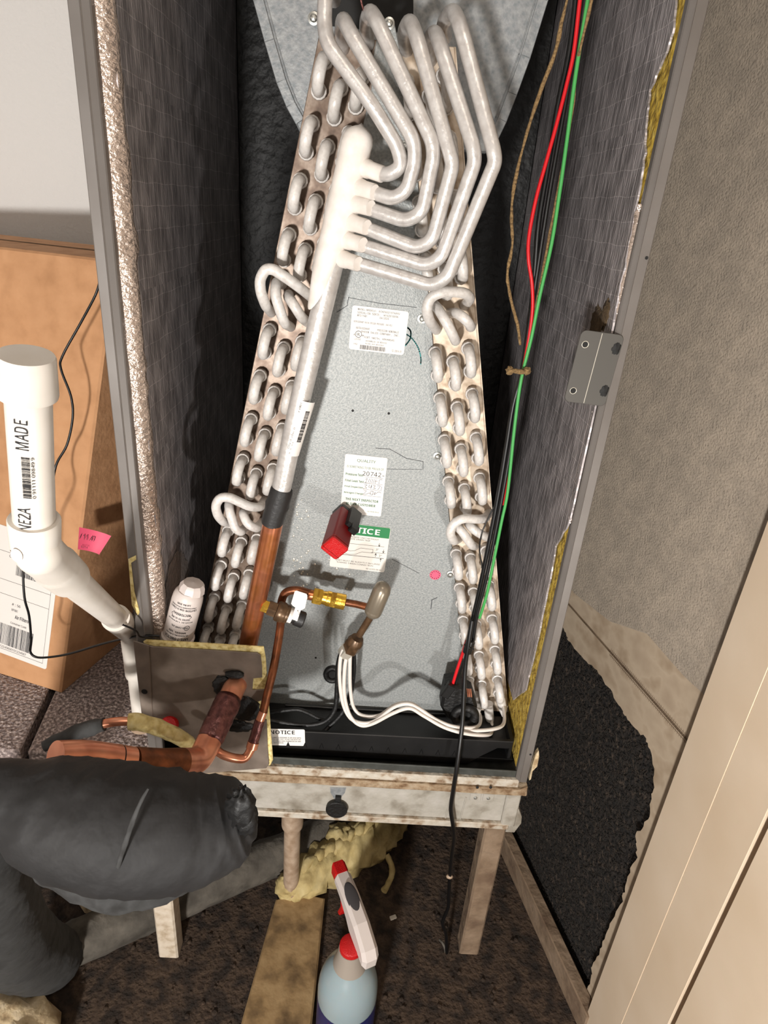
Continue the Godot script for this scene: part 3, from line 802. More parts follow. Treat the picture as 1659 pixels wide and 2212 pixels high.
func ring_at(f: Transform3D, c: Vector2, r: float) -> Array:
	var out: Array = []
	for k in 19:
		out.append(f * Vector3(c.x + cos(TAU * k / 18) * r, c.y + sin(TAU * k / 18) * r, 0.0018))
	return out

func build_blower() -> void:
	var o := thing("blower_housing", Vector3(0.012, 1.25, -0.3), "rounded galvanized blower housing hanging above the coil", "blower")
	var prof := [Vector2(-0.09, 1.252), Vector2(-0.097, 1.264), Vector2(-0.108, 1.28), Vector2(-0.119, 1.302), Vector2(-0.132, 1.338), Vector2(-0.1436, 1.373), Vector2(-0.157, 1.43), Vector2(-0.17, 1.52), Vector2(-0.175, 1.62), Vector2(-0.165, 1.75), Vector2(-0.12, 1.86),
		Vector2(0.14, 1.86), Vector2(0.19, 1.75), Vector2(0.199, 1.62), Vector2(0.194, 1.52), Vector2(0.178, 1.45), Vector2(0.165, 1.396), Vector2(0.155, 1.345), Vector2(0.146, 1.31), Vector2(0.1385, 1.284), Vector2(0.13, 1.262), Vector2(0.12, 1.252)]
	part("scroll_face", Shape.new().plate(prof, -0.19, -0.178, 0.002), M.blower, o)
	var wrap: Array = []
	for p in prof: wrap.append(Vector2((p.x - 0.012) * 0.965 + 0.012, (p.y - 1.55) * 0.985 + 1.55))
	part("scroll_wrap", Shape.new().plate(wrap, -0.48, -0.19, 0.0), M.blower, o)
	# folded rim along the outline
	for side in [[1, 10], [12, 20]]:
		var rim := Shape.new()
		for i in range(side[0], side[1]):
			var a: Vector2 = prof[i]
			var b: Vector2 = prof[i + 1]
			var d := (b - a).normalized()
			var nn := Vector2(-d.y, d.x)
			if nn.dot(Vector2(0.012, 1.6) - a) < 0.0: nn = -nn
			rim.plate([a, b, b + nn * 0.011, a + nn * 0.011], -0.178, -0.1755, 0.0006)
			rim.tube([Vector3(a.x + nn.x * 0.013, a.y + nn.y * 0.013, -0.1778), Vector3(b.x + nn.x * 0.013, b.y + nn.y * 0.013, -0.1778)], 0.0008, 6, false)
		part("rim", rim, M.blower, o)
	part("black_plate", Shape.new().plate([Vector2(-0.0695, 1.4543), Vector2(0.017, 1.4607), Vector2(0.0268, 1.357), Vector2(0.0162, 1.3578), Vector2(-0.0195, 1.3576), Vector2(-0.063, 1.3576)], -0.1779, -0.1772, 0.0), M.dark, o, "flat black plate on the housing face")  # flat black plate laid on the scroll face
	part("screw", screw_shape(Vector3(-0.0798, 1.3625, -0.176), 0.005), M.screw, o)

func screw_shape(at: Vector3, r: float) -> Shape:
	var f := Transform3D(Basis(Vector3.RIGHT, PI / 2), at)
	var s := Shape.new()
	s.lathe([Vector2(r * 1.25, 0.0), Vector2(r * 1.25, 0.0012), Vector2(r * 0.8, 0.0016)], f, 18)
	s.lathe([Vector2(r * 0.8, 0.0012), Vector2(r * 0.76, r * 0.8), Vector2(r * 0.6, r * 0.95), Vector2(0.0, r)], f, 6)
	return s

func build_coil() -> void:
	var o := thing("evaporator_coil", Vector3(0.003, 0.5, -0.3), "large A shaped evaporator coil with rows of aluminium return bends", "evaporator coil")
	# tube sheets and fin packs of both slabs
	var yl := 0.5
	var yh := 1.335
	var slab := func(xi: Array) -> Array:
		return [Vector2(xi[0] * yl + xi[1], yl), Vector2(xi[2] * yl + xi[3], yl), Vector2(xi[2] * yh + xi[3], yh), Vector2(xi[0] * yh + xi[1], yh)]
	var lo: Array = slab.call([0.2076, -0.3435, 0.2064, -0.279])
	var ro: Array = slab.call([-0.2145, 0.2905, -0.2200, 0.3600])
	part("tube_sheet", Shape.new().plate(lo, -0.104, -0.101, 0.0006), M.sheet_shaded_stained, o, "brown stained left tube sheet with shade put into its colour")
	part("tube_sheet", Shape.new().plate(ro, -0.104, -0.101, 0.0006), M.sheet_lit, o, "right tube sheet with lamplight put into its cream colour")
	for q in [lo, ro]:
		var inset: Array = []
		var mid: Vector2 = (q[0] + q[1] + q[2] + q[3]) / 4.0
		for p in q: inset.append(mid + (p - mid) * Vector2(0.985, 0.995))
		part("fin_pack", Shape.new().plate(inset, -0.53, -0.1045, 0.0), M.fins, o)
	# outer lip of the right tube sheet
	part("sheet_lip", Shape.new().plate([ro[1], ro[1] + Vector2(0.0015, 0), ro[2] + Vector2(0.0015, 0), ro[2]], -0.13, -0.101, 0.0), M.sheet_lit, o)
	# delta panel between the slabs
	part("delta_panel", Shape.new().plate([Vector2(-0.279 + 0.2064 * 0.495, 0.492), Vector2(0.2945 - 0.2145 * 0.495, 0.496), Vector2(0.026, 1.2935)] + [Vector2(0.0145, 1.3233), Vector2(0.0054, 1.3514), Vector2(-0.0075, 1.3505), Vector2(-0.0125, 1.3194)] + [Vector2(-0.0125, 1.2935)], -0.1, -0.097, 0.0006), M.galv, o, "pale galvanized triangular panel between the coil slabs")
	for p in [Vector3(0.113, 1.0806, -0.0965), Vector3(0.154, 0.9153, -0.0965), Vector3(0.1326, 0.7412, -0.0965), Vector3(0.0245, 1.2461, -0.0965), Vector3(0.0012, 1.3478, -0.0965)]: pass
	for p in [Vector3(0.0602, 1.0761, -0.0965), Vector3(0.0961, 0.9109, -0.0965), Vector3(0.1326, 0.7412, -0.0965), Vector3(0.0245, 1.2461, -0.0965), Vector3(0.0012, 1.3478, -0.0965)]:
		part("screw", screw_shape(p, 0.0042), M.screw, o)
	for p in [Vector3(-0.0132, 0.9615, -0.0967), Vector3(0.0309, 0.9613, -0.0967), Vector3(-0.0472, 0.5846, -0.0967)]:
		part("hole", Shape.new().lathe([Vector2(0, 0), Vector2(0.0016, 0)], Transform3D(Basis(Vector3.RIGHT, PI / 2), p), 14), M.dark, o)
	# scratches in the sheet
	var sc := Transform3D(Basis.IDENTITY, Vector3(0, 0, -0.0967))
	for e in [[[Vector2(0.0182, 0.9155), Vector2(0.0356, 0.9156), Vector2(0.0575, 0.9048), Vector2(0.0789, 0.9021), Vector2(0.0799, 0.8915)], 0.0006], [[Vector2(0.0336, 0.8886), Vector2(0.0787, 0.8914)], 0.0004], [[Vector2(-0.025, 1.0931), Vector2(-0.0261, 1.0839), Vector2(-0.0322, 1.0794), Vector2(-0.0374, 1.076)], 0.0006], [[Vector2(-0.0245, 1.0927), Vector2(0.0104, 1.0892), Vector2(0.0527, 1.0878)], 0.0005], [[Vector2(0.0511, 0.7583), Vector2(0.0663, 0.7507), Vector2(0.0895, 0.7393)], 0.0005], [[Vector2(0.1121, 0.6827), Vector2(0.1119, 0.6974), Vector2(0.1185, 0.7017)], 0.0009]]:
		part("scratch", Shape.new().stroke(e[0], e[1], sc), M.ink_grey, o)
	part("marker_stroke", Shape.new().stroke(flat_flow([Vector2(0.0442, 1.0651), Vector2(0.0484, 1.0607), Vector2(0.0486, 1.0523), Vector2(0.0439, 1.0445)]), 0.0016, sc).stroke(flat_flow([Vector2(0.0438, 1.0572), Vector2(0.0507, 1.0529), Vector2(0.0586, 1.0434), Vector2(0.063, 1.0319), Vector2(0.0638, 1.0243)]), 0.0013, sc), M.teal, o, "teal marker scrawl")
	# water beads left on the sheet
	var rng := RandomNumberGenerator.new()
	rng.seed = 8
	var beads := Shape.new()
	for i in 70:
		var q := Vector3(rng.randf_range(-0.085, 0.0), rng.randf_range(0.66, 0.84), -0.097)
		if i > 40: q.x = -0.075 + rng.randf_range(-0.01, 0.014)
		var z := rng.randf_range(0.0006, 0.0017)
		beads.blob(q, Vector3(z, z * rng.randf_range(1.0, 1.8), z * 0.5), 0.1, 1.0, i, Basis.IDENTITY, 8, 5)
	var bd := part("water_beads", beads, M.plated, o)
	bd.set_meta("kind", "stuff")
	# return bends: one shape, turned for each slab
	var h := 0.0132
	var bend := Shape.new()
	var path: Array = [Vector3(0, h, -0.004), Vector3(0, h, 0.012)]
	for k in 11:
		var a := PI * k / 10.0
		path.append(Vector3(0, cos(a) * h, 0.021 + sin(a) * h))
	path.append_array([Vector3(0, -h, 0.012), Vector3(0, -h, -0.004)])
	bend.tube(path, 0.0059, 12, false)
	for s in [h, -h]:
		bend.lathe([Vector2(0.0066, 0), Vector2(0.0068, 0.006), Vector2(0.0082, 0.0085), Vector2(0.0078, 0.0115), Vector2(0.0062, 0.0125)], Transform3D(Basis(Vector3.RIGHT, PI / 2), Vector3(0, s, 0)), 12)
	var bm := bend.mesh()
	var lift := Vector3(0, 0, -0.101)
	var rows := [
		[0.2076, -0.3314, [1.3, 1.246, 1.1935, 1.1405, 1.038, 0.9845, 0.9305, 0.8775, 0.775, 0.7225, 0.6695, 0.6165, 0.563], -0.2],
		[0.2081, -0.3115, [1.2785, 1.2265, 1.175, 1.1265, 1.019, 0.966, 0.9125, 0.86, 0.76, 0.7045, 0.6515, 0.598], -0.2],
		[0.2064, -0.2907, [1.29, 1.2395, 1.187, 1.1345, 1.0275, 0.975, 0.9215, 0.868, 0.7665, 0.7115, 0.66, 0.607, 0.554], -0.2],
		[-0.2158, 0.3028, [1.288, 1.235, 1.182, 1.129, 1.0265, 0.9735, 0.9215, 0.867, 0.7635, 0.7115, 0.6585, 0.606, 0.553], 0.21],
		[-0.2110, 0.3180, [1.278, 1.225, 1.172, 1.119, 1.018, 0.964, 0.9115, 0.859, 0.759, 0.706, 0.653, 0.600, 0.547], 0.21],
		[-0.2223, 0.3487, [1.296, 1.243, 1.19, 1.137, 1.0345, 0.9815, 0.9275, 0.875, 0.7715, 0.7185, 0.664, 0.611, 0.558], 0.21]]
	for rw in rows:
		for y in rw[2]:
			var b := MeshInstance3D.new()
			b.mesh = bm; b.material_override = M.alu_bend; b.name = "return_bend"
			b.transform = Transform3D(Basis(Vector3.BACK, rw[3]), Vector3(rw[0] * y + rw[1], y, 0) + lift - o.position)
			o.add_child(b, true)
	# jumper tubes where the circuits cross over
	var jump := [
		[Vector3(-0.0666, 1.0886, -0.1), Vector3(-0.0668, 1.0967, -0.066), Vector3(-0.0844, 1.1113, -0.05), Vector3(-0.1021, 1.1218, -0.045), Vector3(-0.1097, 1.1213, -0.045), Vector3(-0.116, 1.1108, -0.045), Vector3(-0.1151, 1.0984, -0.045), Vector3(-0.1115, 1.0832, -0.055), Vector3(-0.1127, 1.0693, -0.1)],
		[Vector3(-0.1002, 1.1011, -0.1), Vector3(-0.1018, 1.1074, -0.066), Vector3(-0.1016, 1.0954, -0.055), Vector3(-0.0922, 1.0654, -0.06), Vector3(-0.0903, 1.0549, -0.1)],
		[Vector3(-0.0928, 1.0906, -0.1), Vector3(-0.0898, 1.0926, -0.07), Vector3(-0.0814, 1.0848, -0.06), Vector3(-0.0737, 1.072, -0.065), Vector3(-0.0712, 1.0616, -0.1)],
		[Vector3(0.1075, 1.0935, -0.1), Vector3(0.1086, 1.106, -0.066), Vector3(0.1001, 1.1128, -0.052), Vector3(0.0763, 1.1132, -0.045), Vector3(0.0633, 1.1067, -0.045), Vector3(0.0602, 1.0947, -0.045), Vector3(0.0651, 1.0815, -0.055), Vector3(0.0774, 1.0656, -0.09), Vector3(0.0783, 1.0644, -0.1)],
		[Vector3(0.0709, 1.0933, -0.1), Vector3(0.0746, 1.0926, -0.064), Vector3(0.0874, 1.0763, -0.055), Vector3(0.0977, 1.0596, -0.066), Vector3(0.1017, 1.0535, -0.1)],
		[Vector3(0.0916, 1.0841, -0.1), Vector3(0.096, 1.0895, -0.066), Vector3(0.106, 1.0841, -0.058), Vector3(0.1137, 1.0753, -0.07), Vector3(0.1169, 1.0705, -0.1)],
		[Vector3(-0.1211, 0.8321, -0.1), Vector3(-0.1212, 0.8373, -0.066), Vector3(-0.1317, 0.8423, -0.055), Vector3(-0.1542, 0.8583, -0.045), Vector3(-0.1653, 0.8574, -0.045), Vector3(-0.1718, 0.8464, -0.045), Vector3(-0.1703, 0.8313, -0.048), Vector3(-0.1666, 0.8167, -0.06), Vector3(-0.1666, 0.7949, -0.1)],
		[Vector3(-0.165, 0.8314, -0.1), Vector3(-0.1595, 0.8401, -0.062), Vector3(-0.1565, 0.8322, -0.055), Vector3(-0.1507, 0.8107, -0.055), Vector3(-0.1449, 0.804, -0.06), Vector3(-0.1459, 0.7909, -0.1)],
		[Vector3(-0.1424, 0.8171, -0.1), Vector3(-0.1425, 0.8299, -0.062), Vector3(-0.135, 0.8184, -0.055), Vector3(-0.1246, 0.8112, -0.058), Vector3(-0.1237, 0.8009, -0.1)],
		[Vector3(0.1725, 0.8356, -0.1), Vector3(0.1618, 0.8433, -0.066), Vector3(0.1505, 0.848, -0.052), Vector3(0.1296, 0.8517, -0.045), Vector3(0.1183, 0.842, -0.045), Vector3(0.1169, 0.829, -0.045), Vector3(0.1243, 0.8138, -0.055), Vector3(0.1379, 0.7944, -0.1)],
		[Vector3(0.1303, 0.8201, -0.1), Vector3(0.1262, 0.8328, -0.062), Vector3(0.1338, 0.8277, -0.055), Vector3(0.1485, 0.808, -0.058), Vector3(0.161, 0.7848, -0.1)],
		[Vector3(0.1464, 0.82, -0.1), Vector3(0.1431, 0.834, -0.062), Vector3(0.1523, 0.8276, -0.058), Vector3(0.1698, 0.8161, -0.066), Vector3(0.1774, 0.8016, -0.1)]]
	for q in jump:
		part("jumper_tube", Shape.new().tube(bent(q, 0.012, 4), 0.0057, 12, false), M.alu_bend, o)
	# suction header: bare tube, epoxy coated head, dark joint sleeve, copper tail
	var hd := [Vector3(-0.0206, 1.2434, -0.03), Vector3(-0.0334, 1.1633, -0.03), Vector3(-0.0737, 0.9699, -0.03), Vector3(-0.0918, 0.8691, -0.03), Vector3(-0.1005, 0.836, -0.03), Vector3(-0.1321, 0.6526, -0.03)]
	var ht := part("header_tube", Shape.new().tube([hd[1], hd[2], hd[3]], 0.0112, 24), M.alu, o, "bare aluminium header tube")
	var coat := Shape.new()
	var c0: Vector3 = hd[0]
	var dir: Vector3 = (hd[2] - hd[1]).normalized()
	var seg := 30
	var rings: Array = []
	for i in 15:
		var f := i / 14.0
		f = [0.0, 0.006, 0.02, 0.04, 0.065, 0.1, 0.15, 0.25, 0.4, 0.55, 0.7, 0.8, 0.87, 0.94, 1.0][i]
		var row: Array = []
		for k in seg:
			var a := TAU * k / seg
			var len := 0.128 + 0.045 * maxf(0.0, cos(a - 0.75))
			var rad := 0.0148 * sqrt(maxf(0.03, 1.0 - pow(1.0 - minf(1.0, f / 0.1), 2.0))) * (1.0 if f < 0.8 else lerpf(1.0, 0.79, (f - 0.8) * 5.0))
			var side := dir.cross(Vector3.BACK).normalized()
			row.append(c0 - dir * 0.012 + dir * len * f + (side * cos(a) + Vector3.BACK * sin(a)) * rad)
		rings.append(row)
	for i in 14:
		for k in seg:
			var j := (k + 1) % seg
			var out: Vector3 = rings[i][k] - (c0 + dir * (0.1 * i / 14.0 if i > 4 else 0.004))
			coat.quad(rings[i][k], rings[i][j], rings[i + 1][j], rings[i + 1][k], out.normalized())
	for k in seg:
		coat.tri(rings[0][k], rings[0][(k + 1) % seg], c0 - dir * 0.0145, -dir, -dir, -dir)
	part("header_coating", coat.soften(), M.epoxy, ht, "white epoxy coated head of the header")
	var sl0: Vector3 = hd[3]
	var sl1: Vector3 = hd[4]
	var sd := (sl1 - sl0).normalized()
	part("joint_sleeve", Shape.new().tube([sl0 - sd * 0.013, sl0 - sd * 0.01, sl0 + sd * 0.004, sl0 + sd * 0.009, sl0 + sd * 0.016, sl0 + sd * 0.034, sl0 + sd * 0.037], [0.0122, 0.0134, 0.0136, 0.0148, 0.0134, 0.0132, 0.0122], 24), M.sleeve, ht, "dark rubber joint sleeve")
	part("copper_tail", Shape.new().tube([sl0 + sd * 0.02, hd[5], hd[5] + (hd[5] - hd[4]).normalized() * 0.05], 0.0122, 24), M.copper, o, "heat tinted copper pipe")
	# bar code sticker wrapped on the header
	var st := aim(Vector3(-0.0804, 0.9276, -0.03), Vector3(-0.0648, 0.9876, -0.03))
	var wrap := Shape.new()
	var pr := Shape.new()
	for k in 12:
		var a0 := -0.7 + 2.0 * k / 12.0
		var a1 := -0.7 + 2.0 * (k + 1) / 12.0
		var e0 := Vector3(sin(a0), 0, cos(a0))
		var e1 := Vector3(sin(a1), 0, cos(a1))
		var fr := Transform3D(Basis(st.basis.x if st.basis.x.x > 0 else -st.basis.x, st.basis.y, (st.basis.z if st.basis.z.z > 0 else -st.basis.z)), st.origin)
		var R := 0.01145
		wrap.quad(fr * (e0 * R), fr * (e1 * R), fr * (e1 * R + Vector3(0, 0.066, 0)), fr * (e0 * R + Vector3(0, 0.066, 0)), fr.basis * ((e0 + e1) * 0.5))
	var bs := part("barcode_sticker", wrap, M.paper, ht)
	var fr2 := Transform3D(Basis(st.basis.x if st.basis.x.x > 0 else -st.basis.x, st.basis.y, (st.basis.z if st.basis.z.z > 0 else -st.basis.z)), st.origin)
	var tf := fr2 * Transform3D(Basis(Vector3.UP, 0.62), Vector3.ZERO) * Transform3D(Basis.IDENTITY, Vector3(0, 0, 0.0117))
	var tf2 := fr2 * Transform3D(Basis(Vector3.UP, -0.2), Vector3.ZERO) * Transform3D(Basis.IDENTITY, Vector3(0, 0, 0.0117))
	var turned := Transform3D(Basis(Vector3.BACK, -PI / 2), Vector3.ZERO)
	pr.bars(-0.0028, 0.018, 0.0052, 0.038, 40, 5, tf, true)
	pr.text("02-105033-01-R1513", -0.034, -0.0012, 0.026, 0.0022, mono, tf2 * turned)
	pr.text("LINEA A", -0.063, -0.0012, 0.011, 0.002, mono, tf2 * turned)
	pr.text("P1 P2   AJ   R2", -0.017, 0.0022, 0.015, 0.0014, mono, tf2 * turned)
	part("lettering", pr, M.ink, o)
	# feeder tubes from the coil head to the header
	var feed := [
		[Vector3(-0.0198, 1.2223, -0.03), Vector3(-0.0071, 1.219, -0.022), Vector3(0.0099, 1.2153, -0.012), Vector3(0.0221, 1.2233, -0.008), Vector3(0.0173, 1.2385, -0.006), Vector3(-0.0092, 1.2704, -0.004), Vector3(-0.0501, 1.3118, -0.01), Vector3(-0.0542, 1.3285, -0.018), Vector3(-0.0539, 1.3545, -0.022), Vector3(-0.0525, 1.3671, -0.06), Vector3(-0.0527, 1.3629, -0.1)],
		[Vector3(-0.0242, 1.2046, -0.03), Vector3(-0.0148, 1.2028, -0.022), Vector3(0.0166, 1.1959, -0.01), Vector3(0.0288, 1.2046, -0.006), Vector3(0.0338, 1.2292, -0.004), Vector3(0.0309, 1.2451, -0.002), Vector3(-0.0316, 1.3225, -0.012), Vector3(-0.0384, 1.3348, -0.03), Vector3(-0.0422, 1.3349, -0.065), Vector3(-0.043, 1.3252, -0.1)],
		[Vector3(-0.027, 1.1899, -0.03), Vector3(-0.0176, 1.1886, -0.022), Vector3(0.0304, 1.1778, -0.008), Vector3(0.0447, 1.1873, -0.002), Vector3(0.0501, 1.2332, 0), Vector3(0.0476, 1.2447, 0), Vector3(-0.0069, 1.3295, -0.012), Vector3(-0.0153, 1.3425, -0.03), Vector3(-0.0202, 1.3403, -0.066), Vector3(-0.0183, 1.3307, -0.1)],
		[Vector3(-0.0293, 1.1736, -0.03), Vector3(-0.0202, 1.172, -0.022), Vector3(0.0432, 1.155, -0.006), Vector3(0.0566, 1.1642, 0), Vector3(0.0678, 1.2269, 0.004), Vector3(0.0646, 1.2355, 0.004), Vector3(0.0272, 1.3212, -0.01), Vector3(0.0199, 1.3385, -0.03), Vector3(0.0154, 1.3359, -0.066), Vector3(0.0196, 1.3287, -0.1)],
		[Vector3(-0.0317, 1.1566, -0.03), Vector3(-0.023, 1.1555, -0.022), Vector3(0.0536, 1.14, -0.004), Vector3(0.0666, 1.1494, 0.002), Vector3(0.087, 1.2311, 0.008), Vector3(0.0842, 1.2425, 0.008), Vector3(0.0482, 1.3165, -0.01), Vector3(0.0426, 1.3322, -0.03), Vector3(0.0386, 1.3287, -0.066), Vector3(0.044, 1.3222, -0.1)],
		[Vector3(-0.0356, 1.1395, -0.03), Vector3(-0.0267, 1.1382, -0.022), Vector3(0.0608, 1.1223, -0.002), Vector3(0.0747, 1.1325, 0.004), Vector3(0.1046, 1.2322, 0.012), Vector3(0.1021, 1.2407, 0.012), Vector3(0.063, 1.333, -0.01), Vector3(0.0567, 1.3485, -0.03), Vector3(0.051, 1.3455, -0.066), Vector3(0.0564, 1.3419, -0.1)]]
	for q in feed:
		var ft := part("feeder_tube", Shape.new().tube(bent(q, 0.013, 6), 0.0066, 14, false), M.alu, o)
		var d0: Vector3 = (q[1] - q[0]).normalized()
		part("stub_coating", Shape.new().tube([q[0], q[0] + d0 * 0.014, q[0] + d0 * 0.016, q[0] + d0 * 0.03, q[0] + d0 * 0.0305], [0.0088, 0.0084, 0.0076, 0.0074, 0.0068], 16), M.epoxy, ft)
	# thin bare wire that hangs into the coil head
	part("hanging_wire", Shape.new().tube(flow([Vector3(-0.0254, 1.3617, -0.03), Vector3(-0.0238, 1.349, -0.03), Vector3(-0.0215, 1.3431, -0.032), Vector3(-0.0201, 1.3386, -0.035)], 5), 0.0009, 6), M.copper_dark, o)
	stickers(o)
	# distributor with its three white tubes, and the black ones behind
	var ds := [Vector3(0.0416, 0.7608, -0.032), Vector3(0.0279, 0.7119, -0.03), Vector3(0.0136, 0.6758, -0.034), Vector3(0.0071, 0.6588, -0.036), Vector3(-0.001, 0.6444, -0.04)]
	var body := aim(ds[1], ds[0])
	var L: float = ds[1].distance_to(ds[0])
	part("distributor_bulb", Shape.new().lathe([Vector2(0, -0.004), Vector2(0.006, -0.003), Vector2(0.0105, 0.002), Vector2(0.0115, 0.006), Vector2(0.0112, 0.007), Vector2(0.0115, 0.008), Vector2(0.0115, L - 0.012), Vector2(0.0095, L - 0.005), Vector2(0.005, L - 0.001), Vector2(0, L)], body, 24), M.steel_olive, o, "olive steel strainer bulb")
	part("inlet_stem", Shape.new().tube([ds[1], ds[2]], 0.0048, 14), M.bronze, o)
	var nut := aim(ds[3], ds[2])
	part("distributor_nut", Shape.new().lathe([Vector2(0, -0.012), Vector2(0.0105, -0.012), Vector2(0.0118, -0.01), Vector2(0.0118, 0.004)], nut, 6).lathe([Vector2(0.0112, 0.002), Vector2(0.0112, 0.007), Vector2(0.0085, 0.013), Vector2(0, 0.013)], nut, 20), M.bronze, o)
	var hexn := aim(ds[4], ds[3])
	part("distributor_head", Shape.new().lathe([Vector2(0, -0.01), Vector2(0.0085, -0.01), Vector2(0.011, -0.005), Vector2(0.0115, 0.0), Vector2(0.0118, 0.008), Vector2(0.0, 0.008)], hexn, 6), M.plated, o)
	for q in [[Vector3(-0.006, 0.6509, -0.035), Vector3(-0.0095, 0.6329, -0.035), Vector3(-0.0086, 0.5973, -0.035), Vector3(-0.0022, 0.5568, -0.035), Vector3(0.0102, 0.5353, -0.03), Vector3(0.0282, 0.5328, -0.025), Vector3(0.0453, 0.5393, -0.025), Vector3(0.0677, 0.5672, -0.022), Vector3(0.086, 0.577, -0.02), Vector3(0.1026, 0.5701, -0.02), Vector3(0.13, 0.5524, -0.018), Vector3(0.1565, 0.5445, -0.016), Vector3(0.189, 0.5336, -0.03), Vector3(0.2023, 0.5143, -0.07), Vector3(0.1981, 0.5181, -0.085)],
		[Vector3(0.0004, 0.646, -0.036), Vector3(-0.0027, 0.6225, -0.034), Vector3(-0.001, 0.5744, -0.034), Vector3(0.0086, 0.5411, -0.03), Vector3(0.0238, 0.53, -0.024), Vector3(0.041, 0.5358, -0.022), Vector3(0.0682, 0.561, -0.018), Vector3(0.0894, 0.5727, -0.016), Vector3(0.1097, 0.5611, -0.016), Vector3(0.1398, 0.5462, -0.012), Vector3(0.1732, 0.5369, -0.012), Vector3(0.2074, 0.5202, -0.03), Vector3(0.2227, 0.4932, -0.07), Vector3(0.2209, 0.5063, -0.085)],
		[Vector3(0.0035, 0.6462, -0.036), Vector3(0.0041, 0.6214, -0.036), Vector3(0.0068, 0.578, -0.04), Vector3(0.0138, 0.5414, -0.044), Vector3(0.0277, 0.5324, -0.04), Vector3(0.0503, 0.5406, -0.034), Vector3(0.0712, 0.5652, -0.03), Vector3(0.0932, 0.5704, -0.028), Vector3(0.1172, 0.555, -0.024), Vector3(0.1479, 0.5383, -0.02), Vector3(0.1809, 0.5357, -0.02), Vector3(0.2156, 0.5322, -0.03), Vector3(0.2324, 0.5266, -0.05), Vector3(0.2363, 0.5301, -0.085)]]:
		part("distributor_tube", Shape.new().tube(flow(q, 6), 0.0026, 10), M.white_tube, o)
	# short swaged ends at the foot of the right slab
	for q in [[Vector3(0.1931, 0.5446, -0.085), Vector3(0.1988, 0.5182, -0.085), Vector3(0.2021, 0.5048, -0.085)], [Vector3(0.2135, 0.5283, -0.085), Vector3(0.2204, 0.4998, -0.085), Vector3(0.2244, 0.4872, -0.085)], [Vector3(0.2294, 0.5429, -0.085), Vector3(0.237, 0.5211, -0.085), Vector3(0.2406, 0.5069, -0.085)]]:
		part("swaged_end", Shape.new().tube(q, [0.0075, 0.0065, 0.003], 14), M.alu_bend, o)

func flat_flow(pts: Array) -> Array:
	var p3: Array = []
	for p in pts: p3.append(Vector3(p.x, p.y, 0))
	var out: Array = []
	for p in flow(p3, 5): out.append(Vector2(p.x, p.y))
	return out

var last_sheet: MeshInstance3D

func sticker(o: Node3D, called: String, at: Vector3, turn: float, w: float, h: float, r: float, m: Material) -> Transform3D:
	var f := stick_frame(at, turn)
	last_sheet = part(called, Shape.new().plate(round_rect(w, h, r), 0.0, 0.00025, 0.0, f), m, o)
	return f * Transform3D(Basis.IDENTITY, Vector3(0, 0, 0.0004))

func cap_line(s: Shape, text_: String, w: float, h: float, x: float, y: float, cw: float, ch: float, font: Font, f: Transform3D) -> void:
	s.text(text_, x * w, y * h, cw * w, ch * h, font, f)

